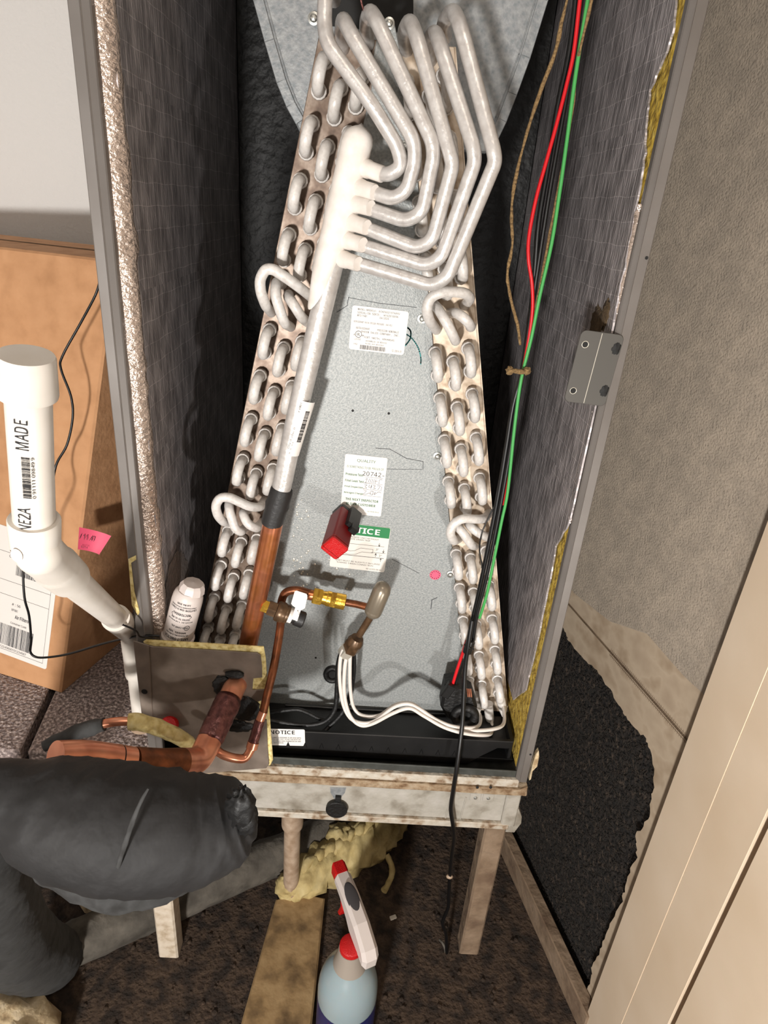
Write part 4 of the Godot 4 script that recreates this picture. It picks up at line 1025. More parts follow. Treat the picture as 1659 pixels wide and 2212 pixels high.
func stickers(o: Node3D) -> void:
	var W := 0.0
	var H := 0.0
	# rating plate
	var a := [Vector3(-0.022, 1.0355, -0.0966), -0.0381, 0.0648, 0.0497]
	W = a[2]; H = a[3]
	var f := sticker(o, "rating_sticker", a[0], a[1], W, H, 0.003, M.paper)
	var s := Shape.new()
	for l in [["MODEL/MODELE: RCHZ6021STAAYU", 0.1, 0.905, 0.74, 0.042], ["SERIAL/EN SERIE:  W162610096", 0.1, 0.83, 0.72, 0.045], ["MFD/FAB:         04/2026", 0.1, 0.765, 0.56, 0.045], ["REFRIGERANT R410A DESIGN PRESSURE: 550 PSI", 0.05, 0.625, 0.68, 0.04],
		["REFRIGERANT      PRESSION NOMINALE", 0.1, 0.485, 0.76, 0.045], ["RHEEM SALES COMPANY, INC.", 0.2, 0.405, 0.68, 0.05], ["FORT SMITH, ARKANSAS", 0.26, 0.285, 0.54, 0.05],
		["ASSEMBLED IN MEXICO", 0.29, 0.215, 0.38, 0.035], ["RELMA AUX MEXIQUE", 0.29, 0.15, 0.33, 0.035], ["LISTED", 0.09, 0.23, 0.11, 0.04], ["1P62", 0.08, 0.115, 0.07, 0.04], ["92-20814-01", 0.78, 0.05, 0.17, 0.05]]:
		cap_line(s, l[0], W, H, l[1], l[2], l[3], l[4], mono, f)
	cap_line(s, "UL", W, H, 0.125, 0.335, 0.055, 0.06, sans_bold, f)
	cap_line(s, "c", W, H, 0.07, 0.33, 0.02, 0.03, sans_bold, f)
	cap_line(s, "us", W, H, 0.215, 0.33, 0.035, 0.03, sans_bold, f)
	var ring: Array = []
	for k in 25: ring.append(Vector2(0.152 * W + cos(TAU * k / 24) * 0.0036, 0.365 * H + sin(TAU * k / 24) * 0.0036))
	s.stroke(ring, 0.0005, f)
	s.bars(0.2 * W, 0.03 * H, 0.46 * W, 0.1 * H, 44, 3, f)
	part("lettering", s, M.ink_grey, last_sheet)
	# quality sticker
	a = [Vector3(-0.0222, 0.823, -0.0966), -0.0345, 0.0535, 0.0825]
	W = a[2]; H = a[3]
	f = sticker(o, "quality_sticker", a[0], a[1], W, H, 0.0022, M.paper)
	s = Shape.new()
	cap_line(s, "QUALITY", W, H, 0.29, 0.88, 0.44, 0.055, sans, f)
	cap_line(s, "IS SOMETHING TO BE PROUD OF", W, H, 0.06, 0.785, 0.88, 0.035, sans, f)
	for l in [["Pressure Test", 0.05, 0.655, 0.42], ["Final Leak Test", 0.05, 0.55, 0.45], ["Final Inspection", 0.05, 0.445, 0.44], ["Nitrogen Charge", 0.05, 0.34, 0.46]]:
		cap_line(s, l[0], W, H, l[1], l[2], l[3], 0.04, sans_bold, f)
	cap_line(s, "THE NEXT INSPECTOR", W, H, 0.1, 0.235, 0.8, 0.04, sans_bold, f)
	cap_line(s, "IS OUR CUSTOMER", W, H, 0.12, 0.155, 0.72, 0.04, sans_bold, f)
	cap_line(s, "92-19190-09-02", W, H, 0.66, 0.06, 0.28, 0.02, sans, f)
	part("lettering", s, M.ink_green, last_sheet)
	s = Shape.new()
	cap_line(s, "20742-", W, H, 0.45, 0.675, 0.52, 0.07, mono, f)
	part("stamp_number", s, M.ink, last_sheet)
	s = Shape.new()
	for k in 4: s.stroke([Vector2(0.5 * W, (0.655 - 0.105 * k) * H), Vector2(0.95 * W, (0.655 - 0.105 * k) * H)], 0.0003, f)
	var pen := func(pts: Array) -> void:
		var q: Array = []
		for p in pts: q.append(Vector2(p[0] * W, p[1] * H))
		s.stroke(flat_flow(q), 0.0004, f)
	pen.call([[0.53, 0.61], [0.57, 0.63], [0.56, 0.59], [0.53, 0.555], [0.58, 0.56]])
	for k in 5: pen.call([[0.62 + 0.04 * k, 0.63], [0.61 + 0.04 * k, 0.56]])
	pen.call([[0.76, 0.595], [0.82, 0.6]])
	pen.call([[0.86, 0.56], [0.87, 0.63], [0.93, 0.63]])
	pen.call([[0.52, 0.52], [0.58, 0.52], [0.54, 0.49], [0.58, 0.47], [0.5, 0.455]])
	pen.call([[0.64, 0.53], [0.63, 0.49], [0.69, 0.49], [0.69, 0.53], [0.68, 0.46]])
	pen.call([[0.73, 0.525], [0.78, 0.52], [0.75, 0.495], [0.79, 0.475], [0.73, 0.46]])
	pen.call([[0.83, 0.525], [0.9, 0.525], [0.85, 0.46]])
	pen.call([[0.94, 0.52], [0.93, 0.46]])
	pen.call([[0.52, 0.42], [0.58, 0.42], [0.52, 0.36], [0.6, 0.37], [0.65, 0.39], [0.69, 0.37], [0.68, 0.41], [0.75, 0.42], [0.72, 0.36], [0.8, 0.41], [0.78, 0.37], [0.87, 0.42], [0.94, 0.41]])
	part("handwriting", s, M.pen, last_sheet)
	# drain notice
	a = [Vector3(-0.0332, 0.741, -0.0966), -0.055, 0.0754, 0.0688]
	W = a[2]; H = a[3]
	f = sticker(o, "notice_sticker", a[0], a[1], W, H, 0.003, M.paper_warm)
	part("green_band", Shape.new().plate([Vector2(0.0005, H * 0.765), Vector2(W - 0.0005, H * 0.765), Vector2(W - 0.0005, H - 0.002), Vector2(W - 0.002, H - 0.0004), Vector2(0.002, H - 0.0004), Vector2(0.0005, H - 0.002)], 0.0, 0.0001, 0.0, f), M.green_band, last_sheet)
	s = Shape.new()
	cap_line(s, "NOTICE", W, H, 0.1, 0.815, 0.72, 0.12, sans_bold, f * Transform3D(Basis.IDENTITY, Vector3(0, 0, 0.0002)))
	part("notice_word", s, M.paper, last_sheet)
	s = Shape.new()
	for l in [["DO NOT OPERATE UNIT WITHOUT", 0.1, 0.7, 0.72], ["CONDENSATE DRAIN TRAP", 0.12, 0.655, 0.55], ["UNIT MUST BE SLIGHTLY INCLINED", 0.1, 0.155, 0.8], ["TOWARD DRAIN CONNECTION", 0.12, 0.105, 0.66], ["92-22205-08-02", 0.66, 0.03, 0.28]]:
		cap_line(s, l[0], W, H, l[1], l[2], l[3], 0.03, sans, f)
	cap_line(s, "3\"", W, H, 0.79, 0.475, 0.05, 0.045, sans, f)
	cap_line(s, "3\"", W, H, 0.86, 0.345, 0.05, 0.045, sans, f)
	var sk := func(pts: Array, w: float) -> void:
		var q: Array = []
		for p in pts: q.append(Vector2(p[0] * W, p[1] * H))
		s.stroke(q, w, f)
	sk.call([[0.1, 0.56], [0.93, 0.575]], 0.0004)
	sk.call([[0.72, 0.42], [0.97, 0.43]], 0.0004)
	sk.call([[0.1, 0.3], [0.95, 0.315]], 0.0006)
	sk.call([[0.1, 0.5], [0.25, 0.42], [0.34, 0.4], [0.42, 0.42], [0.52, 0.49], [0.74, 0.49], [0.74, 0.41], [0.55, 0.41], [0.44, 0.34], [0.34, 0.32], [0.24, 0.34], [0.1, 0.42]], 0.0004)
	for v in [[0.84, 0.6, 0.57], [0.93, 0.47, 0.44], [0.8, 0.36, 0.41], [0.9, 0.27, 0.305]]:
		sk.call([[v[0], v[1] + (0.04 if v[1] > v[2] else -0.03)], [v[0], v[2]]], 0.0005)
		sk.call([[v[0] - 0.014, v[1] + (0.005 if v[1] > v[2] else 0.01)], [v[0], v[2]], [v[0] + 0.014, v[1] + (0.005 if v[1] > v[2] else 0.01)]], 0.0006)
	part("lettering", s, M.ink, last_sheet)
	# round pink inspection dot
	var c := Vector3(0.1121, 0.7383, -0.0966)
	last_sheet = part("pink_dot_sticker", Shape.new().plate(disc(c.x, c.y, 0.0076, 28), -0.0967, -0.0964, 0.0), M.pink, o)
	s = Shape.new()
	for k in 12:
		var t := TAU * k / 12 + 0.4
		s.stroke([Vector2(c.x + cos(t) * 0.0054, c.y + sin(t) * 0.0054), Vector2(c.x + cos(t) * 0.0061, c.y + sin(t) * 0.0061)], 0.0009, Transform3D(Basis.IDENTITY, Vector3(0, 0, -0.0962)))
	part("lettering", s, M.ink, last_sheet)

func build_pan() -> void:
	var o := thing("drain_pan", Vector3(0.02, 0.49, -0.1), "black plastic drain pan under the coil", "drain pan")
	var s := Shape.new()
	s.box(Vector3(-0.235, 0.47, -0.53), Vector3(0.25, 0.476, -0.03))
	part("pan_floor", s, M.pan, o)
	part("front_wall", Shape.new().plate([Vector2(-0.235, 0.4635), Vector2(0.185, 0.4635), Vector2(0.2, 0.478), Vector2(0.224, 0.497), Vector2(0.245, 0.498), Vector2(0.245, 0.511), Vector2(-0.235, 0.505)], -0.034, -0.028, 0.001), M.pan, o)
	part("back_wall", Shape.new().box(Vector3(-0.09, 0.476, -0.092), Vector3(0.2, 0.5, -0.088), 0.001), M.pan, o)
	part("side_wall", Shape.new().box(Vector3(0.241, 0.476, -0.53), Vector3(0.246, 0.511, -0.03), 0.001), M.pan, o)
	part("side_wall", Shape.new().box(Vector3(-0.236, 0.476, -0.53), Vector3(-0.231, 0.506, -0.03), 0.001), M.pan, o)
	# molded ribs on the front
	for k in 11:
		var x := -0.08 + 0.024 * k
		part("rib", Shape.new().plate([Vector2(x, 0.479), Vector2(x + 0.006, 0.479), Vector2(x + 0.003, 0.488)], -0.0285, -0.0265, 0.0005), M.pan, o)
	part("inner_floor", Shape.new().box(Vector3(-0.23, 0.492, -0.095), Vector3(0.242, 0.496, -0.034)), M.pan, o)
	var a := [Vector3(-0.1091, 0.4788, -0.0275), 0.0463, 0.0567, 0.0277]
	var f := sticker(o, "notice_sticker", a[0], a[1], a[2], a[3] * 1.12, 0.002, M.paper)
	var t := Shape.new()
	cap_line(t, "NOTICE", a[2], a[3], 0.13, 0.78, 0.62, 0.25, sans_bold, f)
	for l in [["THIS UNIT IS DESIGNED TO BE USED WITH", 0.5], ["ELECTRIC HEAT ONLY. DO NOT USE WITH GAS,", 0.38], ["OIL OR OTHER FUEL FURNACES OR ANY", 0.26], ["FUEL HEAT DEVICES.", 0.14]]:
		cap_line(t, l[0], a[2], a[3], 0.1, l[1], 0.8 if l[1] > 0.2 else 0.36, 0.08, sans_bold, f)
	part("lettering", t, M.ink, last_sheet)

func build_plenum() -> void:
	var o := thing("return_plenum", Vector3(0, 0.365, -0.2), "dirty white sheet metal return box under the cabinet", "plenum")
	part("top_rail", Shape.new().box(Vector3(-0.268, 0.4525, -0.02), Vector3(0.256, 0.4665, 0.0005), 0.0015), M.rail_white, o, "chipped white rail")
	var j: Array = [Vector2(-0.27, 0.4545), Vector2(0.2575, 0.4525), Vector2(0.268, 0.4585), Vector2(0.2695, 0.442)]
	var r := FastNoiseLite.new()
	r.seed = 6; r.frequency = 1.0
	for i in 60: j.append(Vector2(0.268 - 0.538 * i / 59.0, 0.4405 + 0.0012 * r.get_noise_1d(i * 0.9)))
	part("rusty_rail", Shape.new().plate(j, -0.02, 0.004, 0.001), M.rail_rust, o, "rusty tan rail with crumbling edge")
	part("front_panel", Shape.new().box(Vector3(-0.268, 0.378, -0.012), Vector3(0.243, 0.439, -0.004), 0.001), M.plenum, o, "pale front panel with stains")
	part("shadow_gap", Shape.new().box(Vector3(-0.268, 0.435, -0.02), Vector3(0.26, 0.441, -0.0095)), M.dark, o)
	part("lower_rail", Shape.new().box(Vector3(-0.268, 0.3655, -0.02), Vector3(0.255, 0.377, 0.001), 0.0015), M.rail_white, o, "chipped white bottom rail")
	for k in [0.16, 0.182]:
		part("crease", Shape.new().tube([Vector3(k, 0.379, -0.0038), Vector3(k + 0.003, 0.424, -0.0038)], 0.0012, 6), M.plenum, o)
	part("corner_post", Shape.new().box(Vector3(0.2425, 0.372, -0.012), Vector3(0.2635, 0.4385, 0.0005), 0.0018), M.plenum, o)
	part("corner_cap", Shape.new().plate([Vector2(0.2545, 0.352), Vector2(0.268, 0.352), Vector2(0.275, 0.372), Vector2(0.2735, 0.386), Vector2(0.265, 0.405), Vector2(0.2635, 0.372), Vector2(0.2555, 0.367)], -0.02, -0.006, 0.001), M.plenum, o)
	part("side_panel", Shape.new().box(Vector3(0.2605, 0.366, -0.54), Vector3(0.2635, 0.4405, -0.012)), M.plenum, o)
	part("side_panel", Shape.new().box(Vector3(-0.2665, 0.366, -0.54), Vector3(-0.2635, 0.4405, -0.012)), M.plenum, o)
	part("bottom_panel", Shape.new().box(Vector3(-0.2635, 0.366, -0.54), Vector3(0.2605, 0.369, -0.02)), M.plenum, o)
	part("back_panel", Shape.new().box(Vector3(-0.2665, 0.366, -0.543), Vector3(0.2635, 0.4405, -0.54)), M.plenum, o)
	part("floor_panel", Shape.new().box(Vector3(-0.2635, 0.4435, -0.56), Vector3(0.2605, 0.462, -0.04)), M.dark_galv, o)
	# hinge leaf, with two rivets
	for k in [Vector3(0.1983, 0.4256, -0.003), Vector3(0.2171, 0.4261, -0.003)]:
		part("hinge_leaf", Shape.new().box(k + Vector3(-0.008, -0.006, -0.001), k + Vector3(0.008, 0.008, 0.0008), 0.0006), M.plenum, o)
		part("rivet", screw_shape(k + Vector3(0, 0, 0.0006), 0.0022), M.screw, o)
	for k in [Vector3(0.1962, 0.4539, 0.004), Vector3(0.2152, 0.4554, 0.004)]:
		part("rivet", screw_shape(k, 0.0016), M.dark, o)
	# rubbed patch, stem and round catch
	part("rubbed_patch", Shape.new().plate([Vector2(-0.0129, 0.4287), Vector2(0.0104, 0.4296), Vector2(0.0089, 0.4192), Vector2(0.0021, 0.4055), Vector2(-0.0053, 0.4049), Vector2(-0.0118, 0.4176)], -0.0042, -0.0037, 0.0), M.blower, o)
	part("catch_stem", Shape.new().box(Vector3(-0.0044, 0.3851, -0.003), Vector3(0.0034, 0.4144, 0.002), 0.0005), M.dark, o)
	var c := Vector3(-0.0014, 0.3908, 0.004)
	part("round_catch", Shape.new().plate(disc(c.x, c.y, 0.0158, 28), -0.002, 0.0045, 0.001), M.rubber, o, "round black catch")
	# splinter of wood beside the right corner
	part("white_sliver", Shape.new().plate([Vector2(0.2722, 0.5111), Vector2(0.2755, 0.5183), Vector2(0.278, 0.508), Vector2(0.2784, 0.4947), Vector2(0.2788, 0.4885), Vector2(0.2738, 0.4791), Vector2(0.274, 0.4627), Vector2(0.2716, 0.4606), Vector2(0.2713, 0.4897)], -0.014, -0.006, 0.001), M.plaster, o)
	# stand
	o = thing("steel_stand", Vector3(0, 0, -0.26), "grey steel stand whose legs carry the return box", "stand")
	for p in [Vector3(0.243, 0, -0.055), Vector3(0.243, 0, -0.54), Vector3(-0.262, 0, -0.54)]:
		part("leg", Shape.new().box(p + Vector3(-0.012, 0, -0.012), p + Vector3(0.022, 0.342, 0.022), 0.003), M.beam, o)
	part("leg_cap", Shape.new().box(Vector3(0.234, 0.336, -0.07), Vector3(0.272, 0.342, -0.028), 0.001), M.beam, o)
	for z in [-0.045, -0.54]:
		part("cross_bar", Shape.new().box(Vector3(-0.262, 0.342, z - 0.012), Vector3(0.262, 0.3655, z + 0.012), 0.002), M.dark_galv, o)
	for x in [-0.25, 0.25]:
		part("side_bar", Shape.new().box(Vector3(x - 0.012, 0.342, -0.528), Vector3(x + 0.012, 0.3655, -0.057), 0.002), M.dark_galv, o)
	o = thing("white_post", Vector3(-0.2679, 0, -0.0106), "short off white post standing on the floor under the black insulation", "post")
	var pp := Vector3(-0.2705, 0, -0.0197)
	part("post", Shape.new().box(pp + Vector3(-0.019, 0, -0.016), pp + Vector3(0.014, 0.34, 0.016), 0.003, Transform3D.IDENTITY), M.post, o)

func build_cover_and_pipes() -> void:
	var o := thing("pipe_cover_plate", Vector3(-0.18, 0.478, 0.0), "grey sheet metal cover plate with yellow edging around the refrigerant pipes", "cover plate")
	var zf := 0.008
	part("plate", Shape.new().plate([Vector2(-0.2679, 0.6766), Vector2(-0.2506, 0.6708), Vector2(-0.2438, 0.6692), Vector2(-0.113, 0.6692), Vector2(-0.109, 0.6659), Vector2(-0.1073, 0.6484), Vector2(-0.1074, 0.6305), Vector2(-0.1187, 0.6281), Vector2(-0.1202, 0.609), Vector2(-0.1045, 0.6109), Vector2(-0.1034, 0.594), Vector2(-0.1137, 0.59), Vector2(-0.114, 0.5582), Vector2(-0.1017, 0.5591), Vector2(-0.1006, 0.5128), Vector2(-0.0987, 0.4785), Vector2(-0.1026, 0.4712), Vector2(-0.1964, 0.4533), Vector2(-0.1983, 0.4916), Vector2(-0.2117, 0.5227), Vector2(-0.2441, 0.5473), Vector2(-0.2674, 0.5544)], 0.0055, zf, 0.0006), M.cover, o)
	part("edge_foam", Shape.new().plate([Vector2(-0.2567, 0.673), Vector2(-0.253, 0.6762), Vector2(-0.1057, 0.6767), Vector2(-0.1034, 0.6594), Vector2(-0.0976, 0.5514), Vector2(-0.0938, 0.4841), Vector2(-0.0976, 0.4733), Vector2(-0.1067, 0.4726), Vector2(-0.1156, 0.55), Vector2(-0.124, 0.6128), Vector2(-0.1163, 0.6584), Vector2(-0.246, 0.6616), Vector2(-0.255, 0.6653)], 0.001, 0.0054, 0.0015), M.foam_edge, o, "yellow foam edging")
	part("fold", Shape.new().plate([Vector2(-0.2671, 0.6782), Vector2(-0.2476, 0.6719), Vector2(-0.2524, 0.551), Vector2(-0.2666, 0.5563)], 0.008, 0.0095, 0.0008), M.cover, o)
	part("hole", Shape.new().lathe([Vector2(0, 0), Vector2(0.004, 0)], Transform3D(Basis(Vector3.RIGHT, PI / 2), Vector3(-0.2595, 0.5976, 0.0099)), 16), M.dark, o)
	var gr := Shape.new()
	gr.blob(Vector3(-0.1575, 0.6154, 0.009), Vector3(0.014, 0.015, 0.008), 0.3, 2.0, 3)
	gr.blob(Vector3(-0.1414, 0.6364, 0.012), Vector3(0.012, 0.005, 0.006), 0.3, 2.0, 4)
	gr.blob(Vector3(-0.1307, 0.5786, 0.009), Vector3(0.021, 0.019, 0.006), 0.35, 2.5, 5)
	gr.blob(Vector3(-0.1411, 0.5473, 0.009), Vector3(0.022, 0.009, 0.005), 0.4, 2.5, 6)
	part("putty_seal", gr.soften(), M.rubber, o, "lumpy black putty around the pipe")
	# fat suction pipe with its brazed coupling
	o = thing("suction_pipe", Vector3(-0.1604, 0.5956, 0.1), "thick copper suction pipe elbow with a dark brazed joint leaving the cover plate", "pipe")
	var path := [Vector3(-0.14, 0.6156, -0.005), Vector3(-0.1424, 0.6167, 0.018), Vector3(-0.1445, 0.6132, 0.028), Vector3(-0.1552, 0.5955, 0.062), Vector3(-0.159, 0.5903, 0.08), Vector3(-0.1627, 0.5888, 0.105), Vector3(-0.1726, 0.6025, 0.125), Vector3(-0.194, 0.6253, 0.15), Vector3(-0.2174, 0.6466, 0.17), Vector3(-0.2491, 0.6729, 0.19), Vector3(-0.2695, 0.6909, 0.21)]
	part("stub", Shape.new().tube([path[0], path[1], path[2]], 0.0143, 22), M.copper_bright, o)
	var ca: Vector3 = path[2]
	var cb: Vector3 = path[4]
	var cp: Array = []
	for i in 13: cp.append(ca.lerp(cb, i / 12.0))
	part("brazed_coupling", Shape.new().tube(cp, [0.0146, 0.0162, 0.0164, 0.0166, 0.0163, 0.0165, 0.0167, 0.0164, 0.0166, 0.0165, 0.0162, 0.0158, 0.0146], 24, true, 1.0, 0.09, 5).soften(), M.copper_dark, o, "dark brazed coupling")
	part("elbow", Shape.new().tube(bent([path[4], path[5] + Vector3(-0.002, -0.006, 0), path[6].lerp(path[7], 0.4)], 0.035, 10), 0.0152, 24), M.copper_bright, o)
	part("oxidised_run", Shape.new().tube(flow([path[6].lerp(path[7], 0.2), path[7], path[8].lerp(path[7], 0.1)], 5), 0.0153, 24), M.copper_burnt, o, "brown oxidised stretch of copper")
	part("tail", Shape.new().tube(flow([path[8].lerp(path[7], 0.05), path[9], path[10]], 5), 0.0151, 24), M.copper_bright, o)
	part("seam_ring", Shape.new().tube([path[8].lerp(path[9], 0.28), path[8].lerp(path[9], 0.3)], 0.0154, 24), M.dark, o)
	# thin liquid line with valve and union
	o = thing("liquid_line", Vector3(-0.0915, 0.6573, -0.02), "thin copper liquid line with brass union and service valve", "pipe")
	var lp := [Vector3(-0.1593, 0.561, 0.06), Vector3(-0.1511, 0.5561, 0.066), Vector3(-0.1363, 0.5493, 0.066), Vector3(-0.1202, 0.5419, 0.06), Vector3(-0.1139, 0.5516, 0.052), Vector3(-0.1056, 0.5841, 0.034), Vector3(-0.0998, 0.6004, 0.026), Vector3(-0.0932, 0.643, 0), Vector3(-0.0907, 0.6722, -0.03), Vector3(-0.0905, 0.6911, -0.045), Vector3(-0.092, 0.7095, -0.05), Vector3(-0.0867, 0.7257, -0.05), Vector3(-0.0723, 0.7304, -0.05), Vector3(-0.0504, 0.7242, -0.05)]
	part("tube", Shape.new().tube(bent([lp[5].lerp(lp[6], 0.5), lp[7], lp[8], lp[9], lp[10], lp[11], lp[12], lp[13]], 0.012, 6), 0.0054, 16), M.copper_burnt, o)
	part("elbow", Shape.new().tube(bent([lp[0], lp[1], lp[2], lp[3], lp[4], lp[5], lp[5].lerp(lp[6], 0.6)], 0.012, 6), 0.0056, 16), M.copper_bright, o)
	part("solder_band", Shape.new().tube([lp[4].lerp(lp[5], 0.25), lp[4].lerp(lp[5], 0.5), lp[4].lerp(lp[5], 0.98)], 0.0068, 16, true, 1.0, 0.1, 3), M.copper_dark, o)
	part("solder_ring", Shape.new().tube([lp[4].lerp(lp[5], 0.02), lp[4].lerp(lp[5], 0.24)], 0.0074, 16), M.copper_bright, o)
	var u0 := Vector3(-0.0504, 0.7228, -0.05)
	var u1 := Vector3(-0.0075, 0.7152, -0.05)
	var uf := aim(u0, u1)
	var ul := u0.distance_to(u1)
	part("flare_union", Shape.new().lathe([Vector2(0, 0.0), Vector2(0.0105, 0.0), Vector2(0.0115, 0.0015), Vector2(0.0115, 0.011), Vector2(0.0105, 0.0125), Vector2(0, 0.0125)], uf, 6).lathe([Vector2(0.0085, 0.012), Vector2(0.0092, 0.0165), Vector2(0.0092, 0.0185)], uf, 20).lathe([Vector2(0, 0.018), Vector2(0.0098, 0.018), Vector2(0.0102, 0.0195), Vector2(0.0102, 0.0235), Vector2(0, 0.0235)], uf, 20).lathe([Vector2(0, 0.0235), Vector2(0.0105, 0.0235), Vector2(0.0112, 0.025), Vector2(0.0112, 0.0305), Vector2(0, 0.0305)], uf, 6).lathe([Vector2(0, 0.03), Vector2(0.0104, 0.03), Vector2(0.0104, ul - 0.001), Vector2(0.009, ul), Vector2(0, ul)], uf, 20), M.brass, o, "brass flare union")
	part("union_collar", Shape.new().tube([u0 - uf.basis.y * 0.006, u0 + uf.basis.y * 0.001], 0.0072, 16), M.copper, o)
	part("outlet_stub", Shape.new().tube([Vector3(-0.01, 0.7158, -0.05), Vector3(0.0072, 0.7148, -0.048), Vector3(0.0293, 0.7153, -0.04)], 0.0048, 14), M.copper_burnt, o)
	var v0 := Vector3(-0.1127, 0.7189, -0.026)
	var v1 := Vector3(-0.052, 0.6971, -0.026)
	var vf := aim(v0, v1)
	part("valve_stem", Shape.new().lathe([Vector2(0, 0), Vector2(0.0085, 0), Vector2(0.0085, 0.009), Vector2(0, 0.009)], vf, 6), M.brass, o, "small brass hexagon")
	part("valve_nut", Shape.new().lathe([Vector2(0, 0.008), Vector2(0.0098, 0.008), Vector2(0.0104, 0.0095), Vector2(0.0104, 0.019), Vector2(0, 0.0195)], vf, 6), M.bronze, o)
	part("valve_body", Shape.new().lathe([Vector2(0, 0.019), Vector2(0.012, 0.0195), Vector2(0.0135, 0.0215), Vector2(0.0135, 0.0285), Vector2(0.012, 0.032), Vector2(0.0125, 0.0335), Vector2(0.0115, 0.036), Vector2(0, 0.036)], vf, 24), M.bronze, o)
	part("valve_cap", Shape.new().lathe([Vector2(0, 0.0405), Vector2(0.0085, 0.0405), Vector2(0.0088, 0.0445), Vector2(0.0105, 0.0455), Vector2(0.0108, 0.056), Vector2(0.0095, 0.0575), Vector2(0.0075, 0.0575), Vector2(0.0072, 0.055), Vector2(0, 0.055)], vf, 20), M.sleeve, o, "black valve cap")
	part("tag_ring", Shape.new().lathe([Vector2(0.0092, 0.0345), Vector2(0.0098, 0.035), Vector2(0.0098, 0.0412), Vector2(0.0092, 0.0416)], vf, 24), M.paper, o)
	part("tag_leaf", Shape.new().plate([Vector2(-0.0699, 0.7506), Vector2(-0.0676, 0.7515), Vector2(-0.0555, 0.7477), Vector2(-0.0542, 0.745), Vector2(-0.0567, 0.727), Vector2(-0.059, 0.7247), Vector2(-0.0619, 0.7231), Vector2(-0.0662, 0.7059), Vector2(-0.0733, 0.7089), Vector2(-0.0689, 0.7267), Vector2(-0.0724, 0.7292), Vector2(-0.0742, 0.7319)], -0.0146, -0.014, 0.0), M.paper, o, "blank white paper tag")
	var pr := Shape.new()
	pr.text("4710245", 0, 0, 0.014, 0.0022, mono, Transform3D(Basis(Vector3.BACK, -1.2), Vector3(-0.0671, 0.7229, -0.0137)))
	part("lettering", pr, M.ink, o)
	# a second, foam wrapped small line, and the red cap behind it
	o = thing("wrapped_line", Vector3(-0.2731, 0.5882, 0.06), "thin copper line wrapped in dirty cream foam beside the cover plate", "pipe")
	var wl := [Vector3(-0.3475, 0.587, 0.1), Vector3(-0.321, 0.5966, 0.09), Vector3(-0.2973, 0.6018, 0.08), Vector3(-0.2712, 0.6071, 0.075), Vector3(-0.2457, 0.6036, 0.07), Vector3(-0.2204, 0.5896, 0.065), Vector3(-0.1948, 0.5676, 0.06), Vector3(-0.1844, 0.5386, 0.05)]
	part("core", Shape.new().tube(flow(wl, 6), 0.0055, 12), M.copper_bright, o)
	part("foam_wrap", Shape.new().tube(flow([wl[3].lerp(wl[4], 0.55), wl[4], wl[5], wl[6], wl[7]], 6), along([0.0095, 0.0102, 0.0098, 0.0092, 0.0085], 6), 18, true, 1.0, 0.2, 6).soften(), M.foam_edge, o)
	part("foam_wrap", Shape.new().tube(flow([wl[0], wl[1], wl[2], wl[2].lerp(wl[3], 0.5)], 6), along([0.007, 0.009, 0.009, 0.008], 6), 16, true, 1.0, 0.25, 7).soften(), M.foam_dusty, o)
	o = thing("pipe_plug", Vector3(-0.2309, 0.5429, 0.01), "small round red plug between the cover plate and the wrapped line", "plug")
	part("knob", Shape.new().lathe([Vector2(0, 0.008), Vector2(0.0105, 0.0075), Vector2(0.0115, 0.006), Vector2(0.0115, -0.004), Vector2(0, -0.004)], Transform3D(Basis(Vector3.RIGHT, 0.9), Vector3(-0.2291, 0.5479, 0.015)), 24), M.red_bright, o)
	part("stem", Shape.new().tube([Vector3(-0.2298, 0.5459, 0.013), Vector3(-0.2336, 0.5092, -0.004)], 0.005, 12), M.rubber, o)
	# float switch on top of the cover
	var f0 := Vector3(-0.2217, 0.6629, -0.02)
	var f1 := Vector3(-0.1994, 0.7471, -0.02)
	o = thing("float_switch", f0, "white cylindrical float switch standing upside down on the cover plate", "switch")
	var ff := aim(f0, f1)
	ff.basis = Basis(Vector3(ff.basis.y.y, -ff.basis.y.x, 0).normalized(), ff.basis.y, Vector3(0, 0, 1))
	var L := f0.distance_to(f1)
	var fb := part("body", Shape.new().lathe([Vector2(0, 0.004), Vector2(0.0192, 0.004), Vector2(0.0192, L * 0.72), Vector2(0.0186, L * 0.8), Vector2(0.0172, L * 0.86), Vector2(0.0145, L * 0.9), Vector2(0, L * 0.9)], ff, 32), M.white_plastic, o)
	part("base_flange", Shape.new().lathe([Vector2(0, -0.002), Vector2(0.0208, -0.002), Vector2(0.0215, 0.0), Vector2(0.0213, 0.006), Vector2(0.0192, 0.0075)], ff, 32), M.white_plastic, o)
	part("top_knob", Shape.new().lathe([Vector2(0.0165, L * 0.88), Vector2(0.0155, L * 0.97), Vector2(0.0125, L * 1.02), Vector2(0, L * 1.035)], ff * Transform3D(Basis.IDENTITY, Vector3(0.002, 0, -0.002)), 10), M.white_plastic, o)
	var t := Shape.new()
	for l in [["SAFE-T-SWITCH.", 0.012, 0.030, 0.0038], ["US Patent No. 8,461,995", 0.0185, 0.027, 0.002], ["MODEL  SS3", 0.0225, 0.02, 0.0022], ["NO CONT.EQ.", 0.0305, 0.017, 0.0026], ["24 Volt AC, 1.25 Amp OP", 0.0385, 0.03, 0.0022], ["TESTED TO UL 508", 0.0425, 0.022, 0.0022], ["RECTORSEAL", 0.0485, 0.02, 0.003], ["CAUTION: Use in Class 2", 0.0555, 0.032, 0.0026], ["(Thermostat) Circuit Only", 0.0595, 0.03, 0.0022], ["Lot No. 8109", 0.0635, 0.015, 0.002]]:
		t.text(l[0], -l[2] * 0.56, -l[1] * 1.06 - l[3], l[2] * 1.12, l[3] * 1.1, sans_bold)
	var bx: Array = []
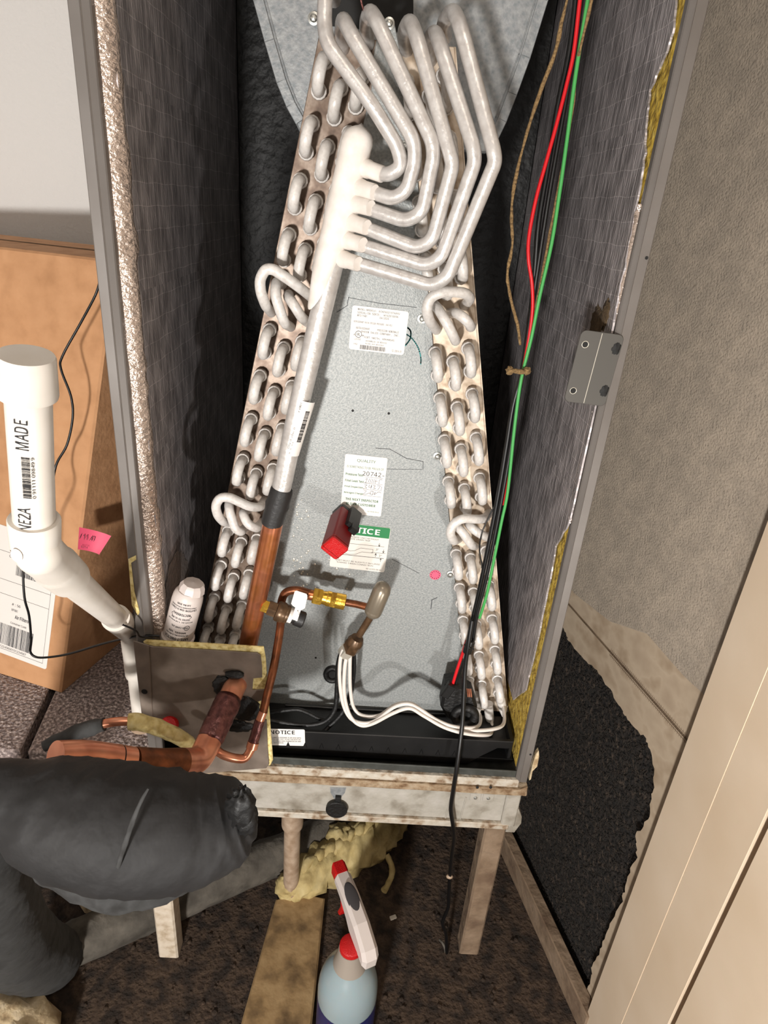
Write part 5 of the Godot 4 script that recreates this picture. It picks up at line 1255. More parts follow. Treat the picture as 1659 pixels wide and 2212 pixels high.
	for p in [Vector2(-0.0115, -0.0478), Vector2(0.0115, -0.0478), Vector2(0.0135, -0.05), Vector2(0.0115, -0.0523), Vector2(-0.0115, -0.0523), Vector2(-0.0135, -0.05), Vector2(-0.0115, -0.0478)]: bx.append(p)
	t.stroke(bx, 0.0005)
	var ring: Array = []
	for k in 17: ring.append(Vector2(-0.011 + cos(TAU * k / 16) * 0.0034, -0.033 + sin(TAU * k / 16) * 0.0034))
	t.stroke(ring, 0.0006)
	t.text("UL", -0.0126, -0.0344, 0.0032, 0.0028, sans_bold)
	curl(t, 0.0196, ff * Transform3D(Basis(Vector3.BACK, PI), Vector3.ZERO))
	part("lettering", t, M.ink, fb)

# wraps flat lettering round a cylinder whose axis is the y axis of f
func curl(s: Shape, r: float, f: Transform3D, turn := 0.0) -> void:
	for i in s.v.size():
		var p := s.v[i]
		var a := p.x / r + turn
		s.v[i] = f * Vector3(sin(a) * r, p.y, cos(a) * r)
		s.n[i] = f.basis * Vector3(sin(a), 0, cos(a))

func build_left_side() -> void:
	# leaning carton
	var c := Vector3(-0.4409, 0.47, -0.1145)
	# a slumped carton: the bottom lies flat, the sides lean back and towards the cabinet
	var ux := Vector3(0.955, 0, 0.298)
	var uy := Vector3(0.139, 0.961, -0.24)
	var uz := Vector3(-0.298, 0, 0.955)
	var bf := Transform3D(Basis(ux, uy, uz), c)
	var o := thing("cardboard_box", c, "brown cardboard carton leaning against the left side of the cabinet", "box")
	part("carton", Shape.new().box(Vector3(-0.5, 0.001, -0.17), Vector3(0, 0.65, 0), 0.003, bf).flat(), M.card, o)
	part("flap_seam", Shape.new().box(Vector3(-0.498, 0.647, -0.088), Vector3(-0.002, 0.6515, -0.086), 0.0, bf), M.beam, o)
	var nf := ux.cross(uy).normalized()
	bf = Transform3D(Basis(ux, nf.cross(ux), nf), c)
	var lf := bf * Transform3D(Basis(Vector3.BACK, -0.06), Vector3(-0.03, 0.0, 0.0))
	var lb := part("shipping_label", Shape.new().plate(round_rect(0.15, 0.205, 0.004, -0.15, 0.034), 0.0002, 0.0007, 0.0, lf), M.paper, o, "white shipping label")
	var tf := lf * Transform3D(Basis.IDENTITY, Vector3(0, 0, 0.001))
	var s := Shape.new()
	s.text("Air Filters", -0.068, 0.098, 0.026, 0.006, sans_bold, tf)
	s.text("Container Code", -0.075, 0.088, 0.03, 0.0035, sans, tf)
	s.text("WPVM1", -0.076, 0.109, 0.012, 0.004, sans, tf)
	s.text("# : 56", -0.076, 0.118, 0.016, 0.004, sans, tf)
	s.text("ORDER(S):", -0.09, 0.192, 0.03, 0.005, sans, tf)
	s.text("32716", -0.062, 0.205, 0.014, 0.004, sans, tf)
	s.text("12345600101234567", -0.09, 0.044, 0.05, 0.0035, sans, tf)
	for y in [0.042, 0.132, 0.155, 0.2]: s.stroke([Vector2(-0.15, y), Vector2(-0.008, y)], 0.0004, tf)
	s.stroke([Vector2(-0.008, 0.042), Vector2(-0.008, 0.23)], 0.0004, tf)
	part("lettering", s, M.ink_grey, lb)
	part("barcode", Shape.new().bars(-0.1, 0.05, 0.07, 0.034, 34, 12, tf), M.ink_grey, lb)
	part("barcode", Shape.new().bars(-0.075, 0.168, 0.045, 0.016, 30, 13, tf), M.ink_grey, lb)
	# pink price sticker curling off the carton
	var ps := Shape.new()
	var tt := Shape.new()
	var k0 := [Vector3(-0.3911, 0.748, -0.148), Vector3(-0.3912, 0.7193, -0.135)]
	var k1 := [Vector3(-0.3587, 0.7295, -0.17), Vector3(-0.3701, 0.6998, -0.165)]
	var nrm := Vector3(0.5, 0.1, 0.85).normalized()
	for i in 10:
		var q: Array = []
		for u in [i / 10.0, (i + 1) / 10.0]:
			var lift := 0.012 * pow(u, 3.0)
			for e in 2: q.append((k0[e] as Vector3).lerp(k1[e], u * (1.0 if e == 0 else 0.8)) + nrm * (0.001 + lift))
		ps.quad(q[0], q[2], q[3], q[1], nrm)
	var pk := part("price_sticker", ps.soften(), M.pink, o, "pink price sticker with a curled corner")
	var ex: Vector3 = (k1[0] - k0[0]).normalized()
	var ey: Vector3 = (k0[0] - k0[1]).normalized()
	var pf := Transform3D(Basis(ex, ey, nrm), (k0[1] as Vector3) + nrm * 0.003)
	tt.text("/ 11.47", 0.001, 0.016, 0.022, 0.007, sans, pf)
	tt.text("02/14", 0.004, 0.004, 0.009, 0.003, sans, pf)
	part("lettering", tt, M.ink, pk)
	# condensate clean-out riser
	o = thing("condensate_riser", Vector3(-0.2161, 0.9826, 0.27), "white plastic drain riser with cap and angled fitting in front of the carton", "pipe")
	var a := Vector3(-0.1957, 1.0931, 0.285)
	var b := Vector3(-0.216, 0.979, 0.27)
	var e := Vector3(-0.218, 0.9516, 0.268)
	var d := Vector3(-0.2875, 0.6897, -0.01)
	var end := Vector3(-0.2952, 0.6377, -0.06)
	var rf := aim(b, a)
	var ln := a.distance_to(b)
	rf.basis = Basis(Vector3(rf.basis.y.y, -rf.basis.y.x, 0).normalized(), rf.basis.y, Vector3(rf.basis.y.y, -rf.basis.y.x, 0).normalized().cross(rf.basis.y))
	var rp := part("riser_pipe", Shape.new().tube([b, a], 0.0134, 32), M.pvc, o)
	part("cap", Shape.new().lathe([Vector2(0.0134, ln - 0.024), Vector2(0.0168, ln - 0.024), Vector2(0.0172, ln - 0.022), Vector2(0.0162, ln + 0.001), Vector2(0.0155, ln + 0.0025), Vector2(0, ln + 0.003)], rf, 32), M.pvc, o)
	part("elbow_fitting", Shape.new().lathe([Vector2(0.0134, 0.0), Vector2(0.0162, 0.0), Vector2(0.0168, -0.001), Vector2(0.0166, -0.012), Vector2(0.0162, -0.022)], rf, 32).tube(bent([b - rf.basis.y * 0.021, e, e.lerp(d, 0.17)], 0.02, 10), 0.0163, 32).tube([e.lerp(d, 0.12), e.lerp(d, 0.125), e.lerp(d, 0.235), e.lerp(d, 0.24)], [0.0162, 0.0176, 0.0172, 0.0166], 32), M.pvc, o)
	part("slanted_pipe", Shape.new().tube([e.lerp(d, 0.2), d], 0.0134, 32), M.pvc, o)
	part("drain_elbow", Shape.new().tube(bent([d.lerp(e, 0.12), end, end + Vector3(0, -0.03, 0)], 0.012, 8), 0.0165, 28), M.pvc, o)
	part("medallion", Shape.new().lathe([Vector2(0, 0.0172), Vector2(0.0042, 0.0171), Vector2(0.0046, 0.0166), Vector2(0.0052, 0.0166)], Transform3D(Basis(Vector3.RIGHT, PI / 2 ), e + Vector3(-0.006, 0.006, 0.0002)), 20, 0.75), M.pvc, o)
	s = Shape.new()
	var up := Transform3D(Basis(Vector3.BACK, PI / 2), Vector3.ZERO)
	s.text("MADE", ln - 0.055, -0.004, 0.021, 0.0078, sans, up)
	s.text("NE2A", -0.001, -0.003, 0.019, 0.0082, sans, up)
	s.bars(0.026, -0.0042, 0.031, 0.005, 46, 9, up)
	s.text("0 91111 09849 9", 0.026, -0.0068, 0.031, 0.002, sans, up)
	curl(s, 0.0139, rf, 0.1)
	part("lettering", s, M.ink, rp)
	o = thing("drain_standpipe", Vector3(-0.327, 0.47, -0.09), "short upright white drain pipe standing on the platform beside the cabinet", "pipe")
	var sp := Transform3D(Basis.IDENTITY, Vector3(end.x, 0.4705, end.z))
	var hh: float = end.y - 0.4705 - 0.015
	part("pipe", Shape.new().lathe([Vector2(0, 0), Vector2(0.0134, 0), Vector2(0.0134, hh)], sp, 28), M.pvc, o)
	part("foot_ring", Shape.new().lathe([Vector2(0, 0), Vector2(0.0185, 0), Vector2(0.0192, 0.002), Vector2(0.0185, 0.008), Vector2(0.0165, 0.0095), Vector2(0.0134, 0.0105)], sp, 28), M.pvc_old, o)
	part("coupling", Shape.new().lathe([Vector2(0.0134, hh * 0.62), Vector2(0.0158, hh * 0.62), Vector2(0.0163, hh * 0.64), Vector2(0.0163, hh)], sp, 28), M.pvc, o)
	# float switch cable
	o = thing("float_switch_cable", Vector3(-0.4356, 0.5861, -0.06), "thin black cable looping across the carton to the float switch", "cable")
	part("cable", Shape.new().tube(flow([Vector3(-0.3465, 1.0742, -0.2), Vector3(-0.3544, 1.0566, -0.2), Vector3(-0.3733, 1.0221, -0.19), Vector3(-0.3968, 0.9813, -0.18), Vector3(-0.3986, 0.9648, -0.175), Vector3(-0.3882, 0.9316, -0.17), Vector3(-0.3873, 0.9034, -0.165), Vector3(-0.3974, 0.8665, -0.16), Vector3(-0.4098, 0.8426, -0.15), Vector3(-0.4141, 0.8193, -0.14), Vector3(-0.4084, 0.7902, -0.1), Vector3(-0.4258, 0.7511, -0.08), Vector3(-0.4278, 0.7289, -0.06), Vector3(-0.4278, 0.6911, -0.05), Vector3(-0.4264, 0.662, -0.05), Vector3(-0.4299, 0.624, -0.05), Vector3(-0.4342, 0.6043, -0.05), Vector3(-0.4295, 0.5944, -0.05), Vector3(-0.4138, 0.594, -0.05), Vector3(-0.3812, 0.6028, -0.05), Vector3(-0.3301, 0.6307, -0.04), Vector3(-0.2895, 0.6578, -0.02), Vector3(-0.2543, 0.6796, 0), Vector3(-0.2369, 0.6802, 0)], 5), 0.0016, 8), M.black_wire, o)
	part("cable", Shape.new().tube(flow([Vector3(-0.2915, 0.7557, 0.06), Vector3(-0.2818, 0.7306, 0.04), Vector3(-0.265, 0.715, 0.03), Vector3(-0.2571, 0.7009, 0.02), Vector3(-0.2573, 0.6853, 0.01), Vector3(-0.2457, 0.6781, 0)], 5), 0.0012, 8), M.black_wire, o)

func wire(called: String, path: Array, r: float, m: Material, label: String, cat := "wire", rough := 0.0) -> Node3D:
	var o := part(called, Shape.new().tube(flow(path, 5), r, 8, true, 1.0, rough, 3), m, self)
	return tag(o, label, cat)

func build_wires() -> void:
	wire("red_wire", [Vector3(0.1697, 1.3877, -0.05), Vector3(0.1701, 1.368, -0.05), Vector3(0.1723, 1.3304, -0.05), Vector3(0.1708, 1.3052, -0.05), Vector3(0.1668, 1.2711, -0.048), Vector3(0.1623, 1.2395, -0.046), Vector3(0.1577, 1.2066, -0.044), Vector3(0.1562, 1.1727, -0.042), Vector3(0.159, 1.1512, -0.04), Vector3(0.1662, 1.1293, -0.04), Vector3(0.1711, 1.1065, -0.04), Vector3(0.1728, 1.0828, -0.04), Vector3(0.1727, 1.0508, -0.04), Vector3(0.172, 0.9962, -0.04), Vector3(0.1742, 0.9294, -0.04), Vector3(0.1753, 0.8748, -0.042)], 0.0019, M.red_wire, "bright red wire running down the right side of the unit")
	wire("green_wire", [Vector3(0.1759, 1.3868, -0.045), Vector3(0.1759, 1.3673, -0.045), Vector3(0.176, 1.3368, -0.045), Vector3(0.1761, 1.3046, -0.043), Vector3(0.178, 1.2561, -0.042), Vector3(0.1791, 1.2082, -0.04), Vector3(0.1792, 1.166, -0.038), Vector3(0.1758, 1.1167, -0.036), Vector3(0.1745, 1.074, -0.036), Vector3(0.1711, 1.0287, -0.036), Vector3(0.1725, 0.9757, -0.036), Vector3(0.1772, 0.8959, -0.036), Vector3(0.176, 0.8528, -0.036), Vector3(0.1748, 0.7863, -0.038), Vector3(0.1736, 0.7435, -0.04), Vector3(0.1708, 0.7074, -0.045)], 0.0019, M.green_wire, "pale green wire running down beside the red wire")
	wire("dusty_cable", [Vector3(0.1621, 1.3897, -0.06), Vector3(0.1606, 1.3696, -0.06), Vector3(0.1589, 1.3523, -0.06), Vector3(0.1574, 1.3311, -0.06), Vector3(0.1485, 1.2957, -0.06), Vector3(0.141, 1.2584, -0.058), Vector3(0.1364, 1.2176, -0.056), Vector3(0.1383, 1.1882, -0.056), Vector3(0.1434, 1.1623, -0.056), Vector3(0.1427, 1.1328, -0.056), Vector3(0.1517, 1.1055, -0.054), Vector3(0.1607, 1.0848, -0.052), Vector3(0.1669, 1.0633, -0.05)], 0.0017, M.dusty_wire, "thin wire caked with brown dust hanging left of the red wire", "wire", 0.7)
	wire("dusty_cable", [Vector3(0.1787, 1.3858, -0.04), Vector3(0.1779, 1.363, -0.04), Vector3(0.1768, 1.3432, -0.042), Vector3(0.1757, 1.3157, -0.045), Vector3(0.1786, 1.2904, -0.045), Vector3(0.1789, 1.2602, -0.045), Vector3(0.1785, 1.2366, -0.045), Vector3(0.1779, 1.204, -0.045), Vector3(0.1766, 1.1341, -0.045), Vector3(0.1751, 1.087, -0.045), Vector3(0.1742, 1.0525, -0.044)], 0.0014, M.dusty_wire, "dust coated wire twisted behind the green wire", "wire", 0.6)
	wire("black_wire", [Vector3(0.167, 1.39, -0.06), Vector3(0.1704, 1.3356, -0.06), Vector3(0.1674, 1.2874, -0.058), Vector3(0.167, 1.2363, -0.056), Vector3(0.1659, 1.1861, -0.052), Vector3(0.1694, 1.1422, -0.05), Vector3(0.1721, 1.0959, -0.048), Vector3(0.1725, 1.0369, -0.045), Vector3(0.1688, 0.9947, -0.044), Vector3(0.1689, 0.9504, -0.044), Vector3(0.1686, 0.8917, -0.044), Vector3(0.1671, 0.8146, -0.046), Vector3(0.165, 0.7363, -0.05), Vector3(0.1621, 0.6845, -0.05), Vector3(0.1631, 0.6382, -0.05)], 0.0028, M.black_wire, "thicker black cable behind the red and green wires")
	wire("black_wire", [Vector3(0.1708, 1.389, -0.055), Vector3(0.1738, 1.342, -0.055), Vector3(0.1731, 1.291, -0.053), Vector3(0.1714, 1.2201, -0.05), Vector3(0.1715, 1.1605, -0.048), Vector3(0.172, 1.1058, -0.046), Vector3(0.1724, 1.0427, -0.042), Vector3(0.1722, 0.9854, -0.04), Vector3(0.1731, 0.9293, -0.04), Vector3(0.1721, 0.8568, -0.04), Vector3(0.1701, 0.7699, -0.042), Vector3(0.1664, 0.7114, -0.044), Vector3(0.1675, 0.6581, -0.045)], 0.0024, M.black_wire, "black wire lying against the green wire")
	wire("looped_wire", [Vector3(0.1688, 0.8737, -0.05), Vector3(0.1601, 0.8503, -0.045), Vector3(0.1554, 0.8322, -0.042), Vector3(0.1569, 0.8078, -0.045), Vector3(0.1643, 0.7808, -0.046), Vector3(0.1655, 0.7506, -0.05)], 0.0009, M.black_wire, "hair thin black wire looping over the lower right bends")
	wire("hanging_cable", [Vector3(0.1594, 0.7098, -0.035), Vector3(0.1583, 0.6764, -0.03), Vector3(0.1585, 0.6397, -0.028), Vector3(0.161, 0.5991, -0.02), Vector3(0.1631, 0.5592, -0.01), Vector3(0.1618, 0.5222, 0.004), Vector3(0.1608, 0.4871, 0.012), Vector3(0.1611, 0.442, 0.012), Vector3(0.1624, 0.4141, 0.012), Vector3(0.1703, 0.3786, 0.01), Vector3(0.1771, 0.3415, 0), Vector3(0.1836, 0.2737, -0.02), Vector3(0.1885, 0.2157, -0.03), Vector3(0.1937, 0.1623, -0.035), Vector3(0.1967, 0.1247, -0.036), Vector3(0.1924, 0.0932, -0.036), Vector3(0.1934, 0.0769, -0.036), Vector3(0.2023, 0.0492, -0.036), Vector3(0.2092, -0.0034, -0.036)], 0.0031, M.black_wire, "black cable hanging down over the front of the return box", "cable")
	var o := thing("cable_splice", Vector3(0.1881, 0.2123, -0.03), "tan crimp splice on the hanging cable under the return box", "connector")
	part("crimp", Shape.new().blob(Vector3(0.1881, 0.2123, -0.03), Vector3(0.0055, 0.0042, 0.004), 0.2, 2.0, 3), M.pvc_old, o)
	o = thing("cable_end", Vector3(0.2068, 0.0032, -0.036), "frayed grey end of the hanging cable near the floor", "connector")
	part("tuft", Shape.new().tube(flow([Vector3(0.1961, 0.0124, -0.05), Vector3(0.2015, 0.0161, -0.04), Vector3(0.2087, -0.0061, -0.036), Vector3(0.2091, -0.0239, -0.036)], 4), 0.0025, 8, true, 1.0, 0.6, 4), M.pipe_dusty, o)
	# tie that gathers the wires
	o = thing("cable_tie", Vector3(0.1664, 1.0386, -0.036), "dust covered cable tie clip gathering the wires", "cable tie")
	part("strap", Shape.new().tube(flow([Vector3(0.1544, 1.0401, -0.03), Vector3(0.1597, 1.0394, -0.028), Vector3(0.1653, 1.0398, -0.026), Vector3(0.1718, 1.0393, -0.028), Vector3(0.1763, 1.0408, -0.034)], 5), 0.0026, 10, true, 1.0, 0.7, 3).soften(), M.dusty_wire, o)
	part("knuckle", Shape.new().blob(Vector3(0.1556, 1.0391, -0.03), Vector3(0.004, 0.0045, 0.004), 0.5, 2.0, 3).blob(Vector3(0.1741, 1.04, -0.03), Vector3(0.0045, 0.004, 0.004), 0.5, 2.0, 4).soften(), M.dusty_wire, o)
	o = thing("cable_wrap", Vector3(0.1569, 0.6687, -0.03), "black tape wrap round the cables at the foot of the coil", "cable tie")
	part("wrap", Shape.new().tube([Vector3(0.1622, 0.6759, -0.036), Vector3(0.1598, 0.6689, -0.034), Vector3(0.1591, 0.6597, -0.034)], 0.0062, 14, true, 1.0, 0.15, 4), M.black_plastic, o)
	part("tail", Shape.new().tube(flow([Vector3(0.1545, 0.6715, -0.034), Vector3(0.16, 0.6712, -0.028), Vector3(0.1665, 0.6649, -0.034)], 4), 0.0016, 8), M.black_plastic, o)
	# little plug on the red lead, and the big rubber ring beside it
	o = thing("plug_lead", Vector3(0.1485, 0.6292, -0.04), "short red and black lead ending in a small black plug", "wire")
	part("red_lead", Shape.new().tube(flow([Vector3(0.1575, 0.6726, -0.04), Vector3(0.155, 0.6532, -0.04), Vector3(0.1509, 0.6254, -0.04), Vector3(0.1477, 0.5986, -0.04)], 5), 0.0022, 8), M.red_wire, o)
	part("black_lead", Shape.new().tube(flow([Vector3(0.1611, 0.666, -0.042), Vector3(0.1595, 0.6442, -0.042), Vector3(0.1554, 0.6162, -0.042), Vector3(0.1522, 0.5956, -0.042)], 5), 0.0018, 8), M.black_wire, o)
	part("plug", Shape.new().box(Vector3(-0.0062, -0.024, -0.005), Vector3(0.0062, 0.0, 0.005), 0.0015, Transform3D(Basis(Vector3.BACK, -0.42), Vector3(0.1473, 0.6011, -0.038))), M.black_plastic, o)
	part("plug_latch", Shape.new().box(Vector3(-0.008, -0.004, 0.003), Vector3(0.008, 0.0, 0.0065), 0.001, Transform3D(Basis(Vector3.BACK, -0.42), Vector3(0.1473, 0.6011, -0.038))), M.black_plastic, o)
	o = thing("rubber_ring", Vector3(0.1637, 0.5477, -0.045), "thick black rubber ring block among the wires in the drain pan", "grommet")
	var body: Array = [Vector2(0.1379, 0.5946), Vector2(0.1522, 0.599), Vector2(0.1663, 0.5902), Vector2(0.1783, 0.5829), Vector2(0.1882, 0.5584), Vector2(0.1888, 0.5344), Vector2(0.1798, 0.5215), Vector2(0.1652, 0.5204), Vector2(0.1469, 0.5338), Vector2(0.1359, 0.5544)]
	part("block", Shape.new().plate(body, -0.07, -0.042, 0.004), M.rubber, o)
	var ctr := Vector3(0.1715, 0.5443, -0.04)
	var rr: Array = []
	for k in 25: rr.append(ctr + Vector3(cos(TAU * k / 24) * 0.0145, sin(TAU * k / 24) * 0.0145, 0.001))
	part("ring", Shape.new().tube(rr, 0.0062, 12, false), M.rubber, o)
	part("bore", Shape.new().lathe([Vector2(0, 0), Vector2(0.009, 0)], Transform3D(Basis(Vector3.RIGHT, PI / 2), ctr + Vector3(0, 0, -0.001)), 20), M.dark, o)
	o = thing("orange_leads", Vector3(0.1731, 0.5825, -0.04), "pair of short orange leads above the black rubber ring", "wire")
	for k in 3:
		part("lead", Shape.new().tube([Vector3(0.1677, 0.5954, -0.036) + Vector3(0.0025 * k, 0, 0), Vector3(0.1708, 0.5817, -0.036) + Vector3(0.0025 * k, 0, 0)], 0.0009, 6), M.copper_bright, o)
	# black grommet in the panel, with its black tubes
	o = thing("panel_grommet", Vector3(-0.0215, 0.5563, -0.095), "round black grommet in the panel behind the white tubes", "grommet")
	var gc := Vector3(-0.0215, 0.558, -0.094)
	rr = []
	for k in 25: rr.append(gc + Vector3(cos(TAU * k / 24) * 0.0095, sin(TAU * k / 24) * 0.0115, 0))
	part("ring", Shape.new().tube(rr, 0.0042, 12, false), M.rubber, o)
	part("bore", Shape.new().lathe([Vector2(0, 0), Vector2(0.009, 0)], Transform3D(Basis(Vector3.RIGHT, PI / 2), gc), 20), M.dark, o)
	wire("black_tube", [Vector3(-0.0087, 0.6399, -0.046), Vector3(-0.0126, 0.6088, -0.05), Vector3(-0.0121, 0.5679, -0.05), Vector3(-0.0132, 0.5375, -0.046), Vector3(-0.0247, 0.5178, -0.042), Vector3(-0.0475, 0.5093, -0.04), Vector3(-0.0807, 0.5102, -0.04), Vector3(-0.1137, 0.5163, -0.04)], 0.0034, M.rubber, "black tube curving from the distributor towards the cover plate", "tube")
	wire("black_tube", [Vector3(0.0069, 0.6404, -0.05), Vector3(0.0096, 0.5983, -0.055), Vector3(0.0057, 0.5479, -0.055), Vector3(-0.0054, 0.5214, -0.05), Vector3(-0.0198, 0.5039, -0.046), Vector3(-0.0271, 0.4985, -0.04)], 0.0034, M.rubber, "black tube dropping straight behind the white tubes", "tube")
	wire("black_tube", [Vector3(-0.0204, 0.5106, -0.05), Vector3(-0.0352, 0.513, -0.05), Vector3(-0.0623, 0.5266, -0.05), Vector3(-0.0822, 0.5251, -0.05), Vector3(-0.1154, 0.5156, -0.05)], 0.003, M.rubber, "thin black tube lying in the drain pan at the left", "tube")

func build_foreground() -> void:
	# red magnetic lamp stuck on the panel
	var tip := Vector3(-0.0239, 0.8109, -0.018)
	var root := Vector3(-0.0166, 0.8241, -0.094)
	var o := thing("red_magnet_lamp", root, "red box shaped magnetic tool with black clip stuck on the panel", "tool")
	var y := (tip - root).normalized()
	var x := Vector3(0.745, -0.66, 0.1)
	x = (x - y * x.dot(y)).normalized()
	var f := Transform3D(Basis(x, -y.cross(x) * -1.0, y).orthonormalized(), root)
	f.basis = Basis(x, y.cross(x), y)
	var L := root.distance_to(tip)
	var sec := round_rect(0.026, 0.025, 0.0035, -0.013, -0.0125)
	part("body", Shape.new().plate(sec, 0.008, L - 0.007, 0.0015, f), M.red, o)
	part("front_face", Shape.new().plate(sec, L - 0.007, L, 0.002, f), M.red_bright, o, "front face with lamplight put into its brighter red")  # brighter than the body: lamplight on this face is put into the red
	part("rear_cap", Shape.new().plate(round_rect(0.024, 0.023, 0.003, -0.012, -0.0115), 0.001, 0.008, 0.001, f), M.black_plastic, o)
	part("face_groove", Shape.new().box(Vector3(-0.0127, -0.0065, L - 0.0005), Vector3(0.0127, -0.0058, L + 0.0001), 0.0, f), M.red, o)
	part("clip", Shape.new().box(Vector3(-0.002, 0.0125, 0.004), Vector3(0.014, 0.02, 0.04), 0.0015, f).box(Vector3(0.004, 0.0115, 0.034), Vector3(0.0155, 0.0205, 0.046), 0.0015, f), M.black_plastic, o, "black clip")
	# black foam insulation hanging off the suction line
	o = thing("pipe_insulation", Vector3(-0.1884, 0.6544, 0.25), "bulky black foam pipe insulation with a split seam at the lower left", "insulation")
	var s := Shape.new()
	s.tube(flow([Vector3(-0.3667, 0.6885, 0.25), Vector3(-0.3265, 0.6847, 0.25), Vector3(-0.2941, 0.6813, 0.25), Vector3(-0.2668, 0.6697, 0.25), Vector3(-0.2349, 0.657, 0.25), Vector3(-0.1974, 0.6494, 0.25), Vector3(-0.1611, 0.6402, 0.245), Vector3(-0.1336, 0.6336, 0.235), Vector3(-0.1091, 0.6341, 0.225), Vector3(-0.0942, 0.6376, 0.22), Vector3(-0.0859, 0.6397, 0.218), Vector3(-0.0819, 0.6414, 0.217)], 6), along([0.03, 0.03, 0.033, 0.048, 0.055, 0.0575, 0.056, 0.0515, 0.0455, 0.038, 0.027, 0.006], 6), 40, true, 1.0, 0.06, 12).soften()
	part("sleeve", s, M.foam_black, o)
	s = Shape.new()
	s.tube(flow([Vector3(-0.2973, 0.5877, 0.24), Vector3(-0.2718, 0.5774, 0.24), Vector3(-0.2385, 0.5732, 0.245), Vector3(-0.2076, 0.5651, 0.245), Vector3(-0.1772, 0.566, 0.24), Vector3(-0.1503, 0.5772, 0.235), Vector3(-0.1326, 0.587, 0.23)], 6), along([0.01, 0.02, 0.026, 0.028, 0.027, 0.024, 0.012], 6), 30, true, 1.0, 0.1, 14).soften()
	part("inner_sleeve", s, M.foam_dusty, o)
	var seam := Shape.new()
	seam.tube(flow([Vector3(-0.1468, 0.7589, 0.299), Vector3(-0.1509, 0.752, 0.307), Vector3(-0.1577, 0.7328, 0.311), Vector3(-0.1686, 0.6996, 0.307), Vector3(-0.1785, 0.6677, 0.301), Vector3(-0.1871, 0.6393, 0.292), Vector3(-0.1931, 0.6124, 0.282)], 5), along([0.0008, 0.0016, 0.002, 0.0022, 0.002, 0.003, 0.0035], 5), 8, true, 1.0, 0.3, 3)
	part("glued_seam", seam, M.foam_dusty, o)
	part("wet_patch", Shape.new().blob(Vector3(-0.0842, 0.6893, 0.253), Vector3(0.013, 0.021, 0.012), 0.5, 3.0, 9).blob(Vector3(-0.0803, 0.6653, 0.247), Vector3(0.01, 0.016, 0.012), 0.4, 3.0, 10).soften(), M.rubber, o, "wet black patch at the end of the sleeve")
	part("glue_drop", Shape.new().blob(Vector3(-0.191, 0.6402, 0.292), Vector3(0.0045, 0.004, 0.003), 0.2, 2.0, 3), M.plated, o)
	o = thing("floor_insulation", Vector3(-0.3947, 0.3267, 0.15), "dusty grey foam sleeve bending down to the floor at the left edge", "insulation")
	s = Shape.new()
	s.tube(flow([Vector3(-0.3534, 0.6418, 0.24), Vector3(-0.3697, 0.555, 0.22), Vector3(-0.3937, 0.4499, 0.19), Vector3(-0.4213, 0.334, 0.15), Vector3(-0.4447, 0.2004, 0.1), Vector3(-0.4482, 0.094, 0.055), Vector3(-0.4439, 0.0436, 0.03)], 7), along([0.048, 0.05, 0.052, 0.054, 0.054, 0.05, 0.046], 7), 32, true, 1.0, 0.07, 15).soften()
	part("sleeve", s, M.foam_dusty, o)
	# trigger spray bottle
	o = thing("spray_bottle", Vector3(0.033, 0, 0.1), "trigger spray bottle with red and white head on the floor in front", "bottle")
	var bt := Transform3D(Basis.IDENTITY, Vector3(0.033, 0.001, 0.1))
	part("bottle_body", Shape.new().lathe([Vector2(0, 0), Vector2(0.041, 0), Vector2(0.0445, 0.004), Vector2(0.0445, 0.135), Vector2(0.0435, 0.15), Vector2(0.0405, 0.164), Vector2(0.0355, 0.176), Vector2(0.029, 0.186), Vector2(0.0235, 0.194), Vector2(0.019, 0.204), Vector2(0.0165, 0.216), Vector2(0.0155, 0.226), Vector2(0, 0.226)], bt, 40), M.bottle, o)
	var bl := part("label", Shape.new().lathe([Vector2(0.0447, 0.02), Vector2(0.0447, 0.118)], bt, 40), M.label_blue, o, "blue label")
	var pn := Shape.new()
	var rd := Shape.new()
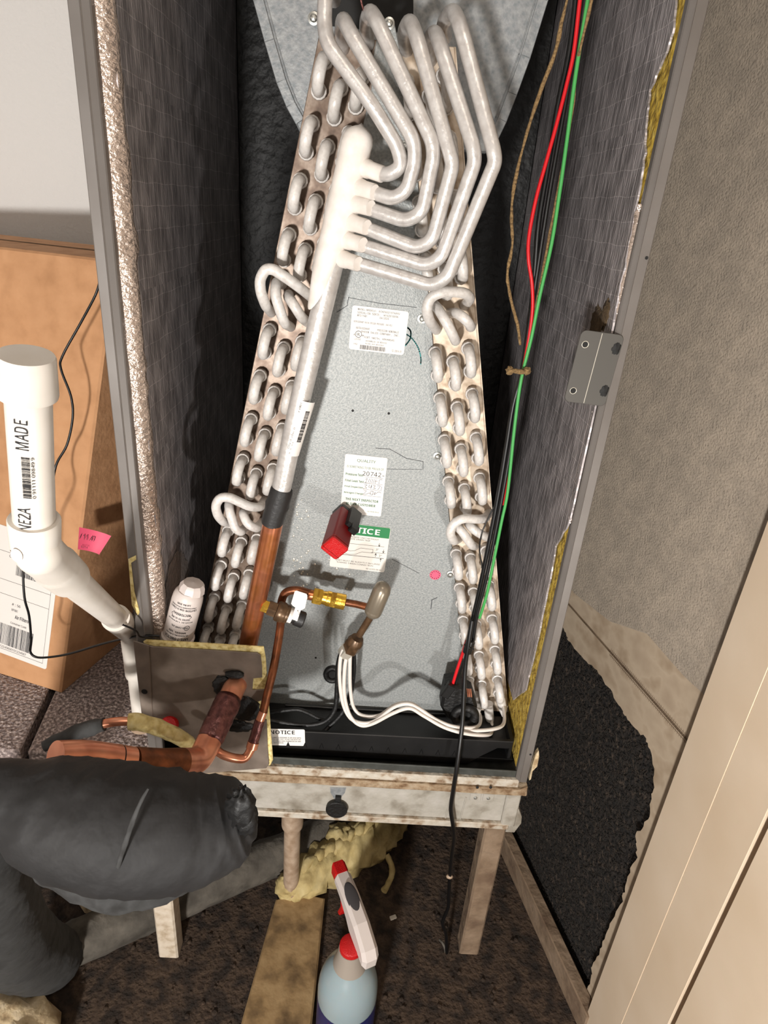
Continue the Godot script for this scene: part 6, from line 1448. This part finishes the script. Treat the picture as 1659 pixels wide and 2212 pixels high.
	for k in 10:
		for e in [[pn, 0.045, 0.02, 0.5, 0.107], [rd, 0.0449, 0.018, 0.56, 0.110]]:
			var a0: float = -0.05 + e[3] * (k / 5.0 - 1.0)
			var a1: float = -0.05 + e[3] * ((k + 1) / 5.0 - 1.0)
			var n0 := Vector3(sin(a0), 0, cos(a0)); var n1 := Vector3(sin(a1), 0, cos(a1))
			(e[0] as Shape).quad(bt * (n0 * e[1] + Vector3(0, e[2], 0)), bt * (n1 * e[1] + Vector3(0, e[2], 0)), bt * (n1 * e[1] + Vector3(0, e[4], 0)), bt * (n0 * e[1] + Vector3(0, e[4], 0)), n0)
	part("label_border", rd, M.label_red, bl)
	part("label_panel", pn, M.paper, bl)
	part("neck_cone", Shape.new().lathe([Vector2(0.0215, 0.1955), Vector2(0.0245, 0.194), Vector2(0.0195, 0.213), Vector2(0.0175, 0.229), Vector2(0, 0.229)], bt, 28), M.milky, o)
	part("collar", Shape.new().lathe([Vector2(0.0155, 0.223), Vector2(0.0168, 0.223), Vector2(0.0168, 0.236), Vector2(0.0145, 0.238), Vector2(0, 0.238)], bt, 20), M.red_bright, o, "red screw collar")
	var dir := Vector3(-0.05, 0.0, -0.11).normalized()
	var hf := Transform3D(Basis(dir, Vector3.UP, dir.cross(Vector3.UP)), Vector3(0.058, 0.252, 0.118))
	part("trigger_head", Shape.new().plate([Vector2(-0.008, -0.022), Vector2(-0.01, -0.004), Vector2(-0.002, 0.008), Vector2(0.03, 0.021), Vector2(0.07, 0.027), Vector2(0.108, 0.026), Vector2(0.112, 0.02), Vector2(0.111, 0.008), Vector2(0.085, 0.004), Vector2(0.06, -0.006), Vector2(0.046, -0.016), Vector2(0.018, -0.018)], -0.0125, 0.0125, 0.005, hf), M.white_plastic, o)
	part("nozzle", Shape.new().box(Vector3(0.108, 0.0055, -0.0105), Vector3(0.128, 0.0265, 0.0105), 0.003, hf), M.red_bright, o, "red nozzle")
	part("trigger_lever", Shape.new().plate([Vector2(0.085, 0.006), Vector2(0.092, 0.006), Vector2(0.088, -0.018), Vector2(0.098, -0.045), Vector2(0.091, -0.047), Vector2(0.079, -0.018)], -0.009, 0.009, 0.002, hf), M.red_bright, o, "red trigger")
	part("grey_badge", Shape.new().blob(hf * Vector3(0.067, 0.0255, 0), Vector3(0.023, 0.0022, 0.0095), 0.0, 1.0, 1, hf.basis.rotated(hf.basis.z.normalized(), 0.15)), M.grey_oval, o, "grey oval badge")
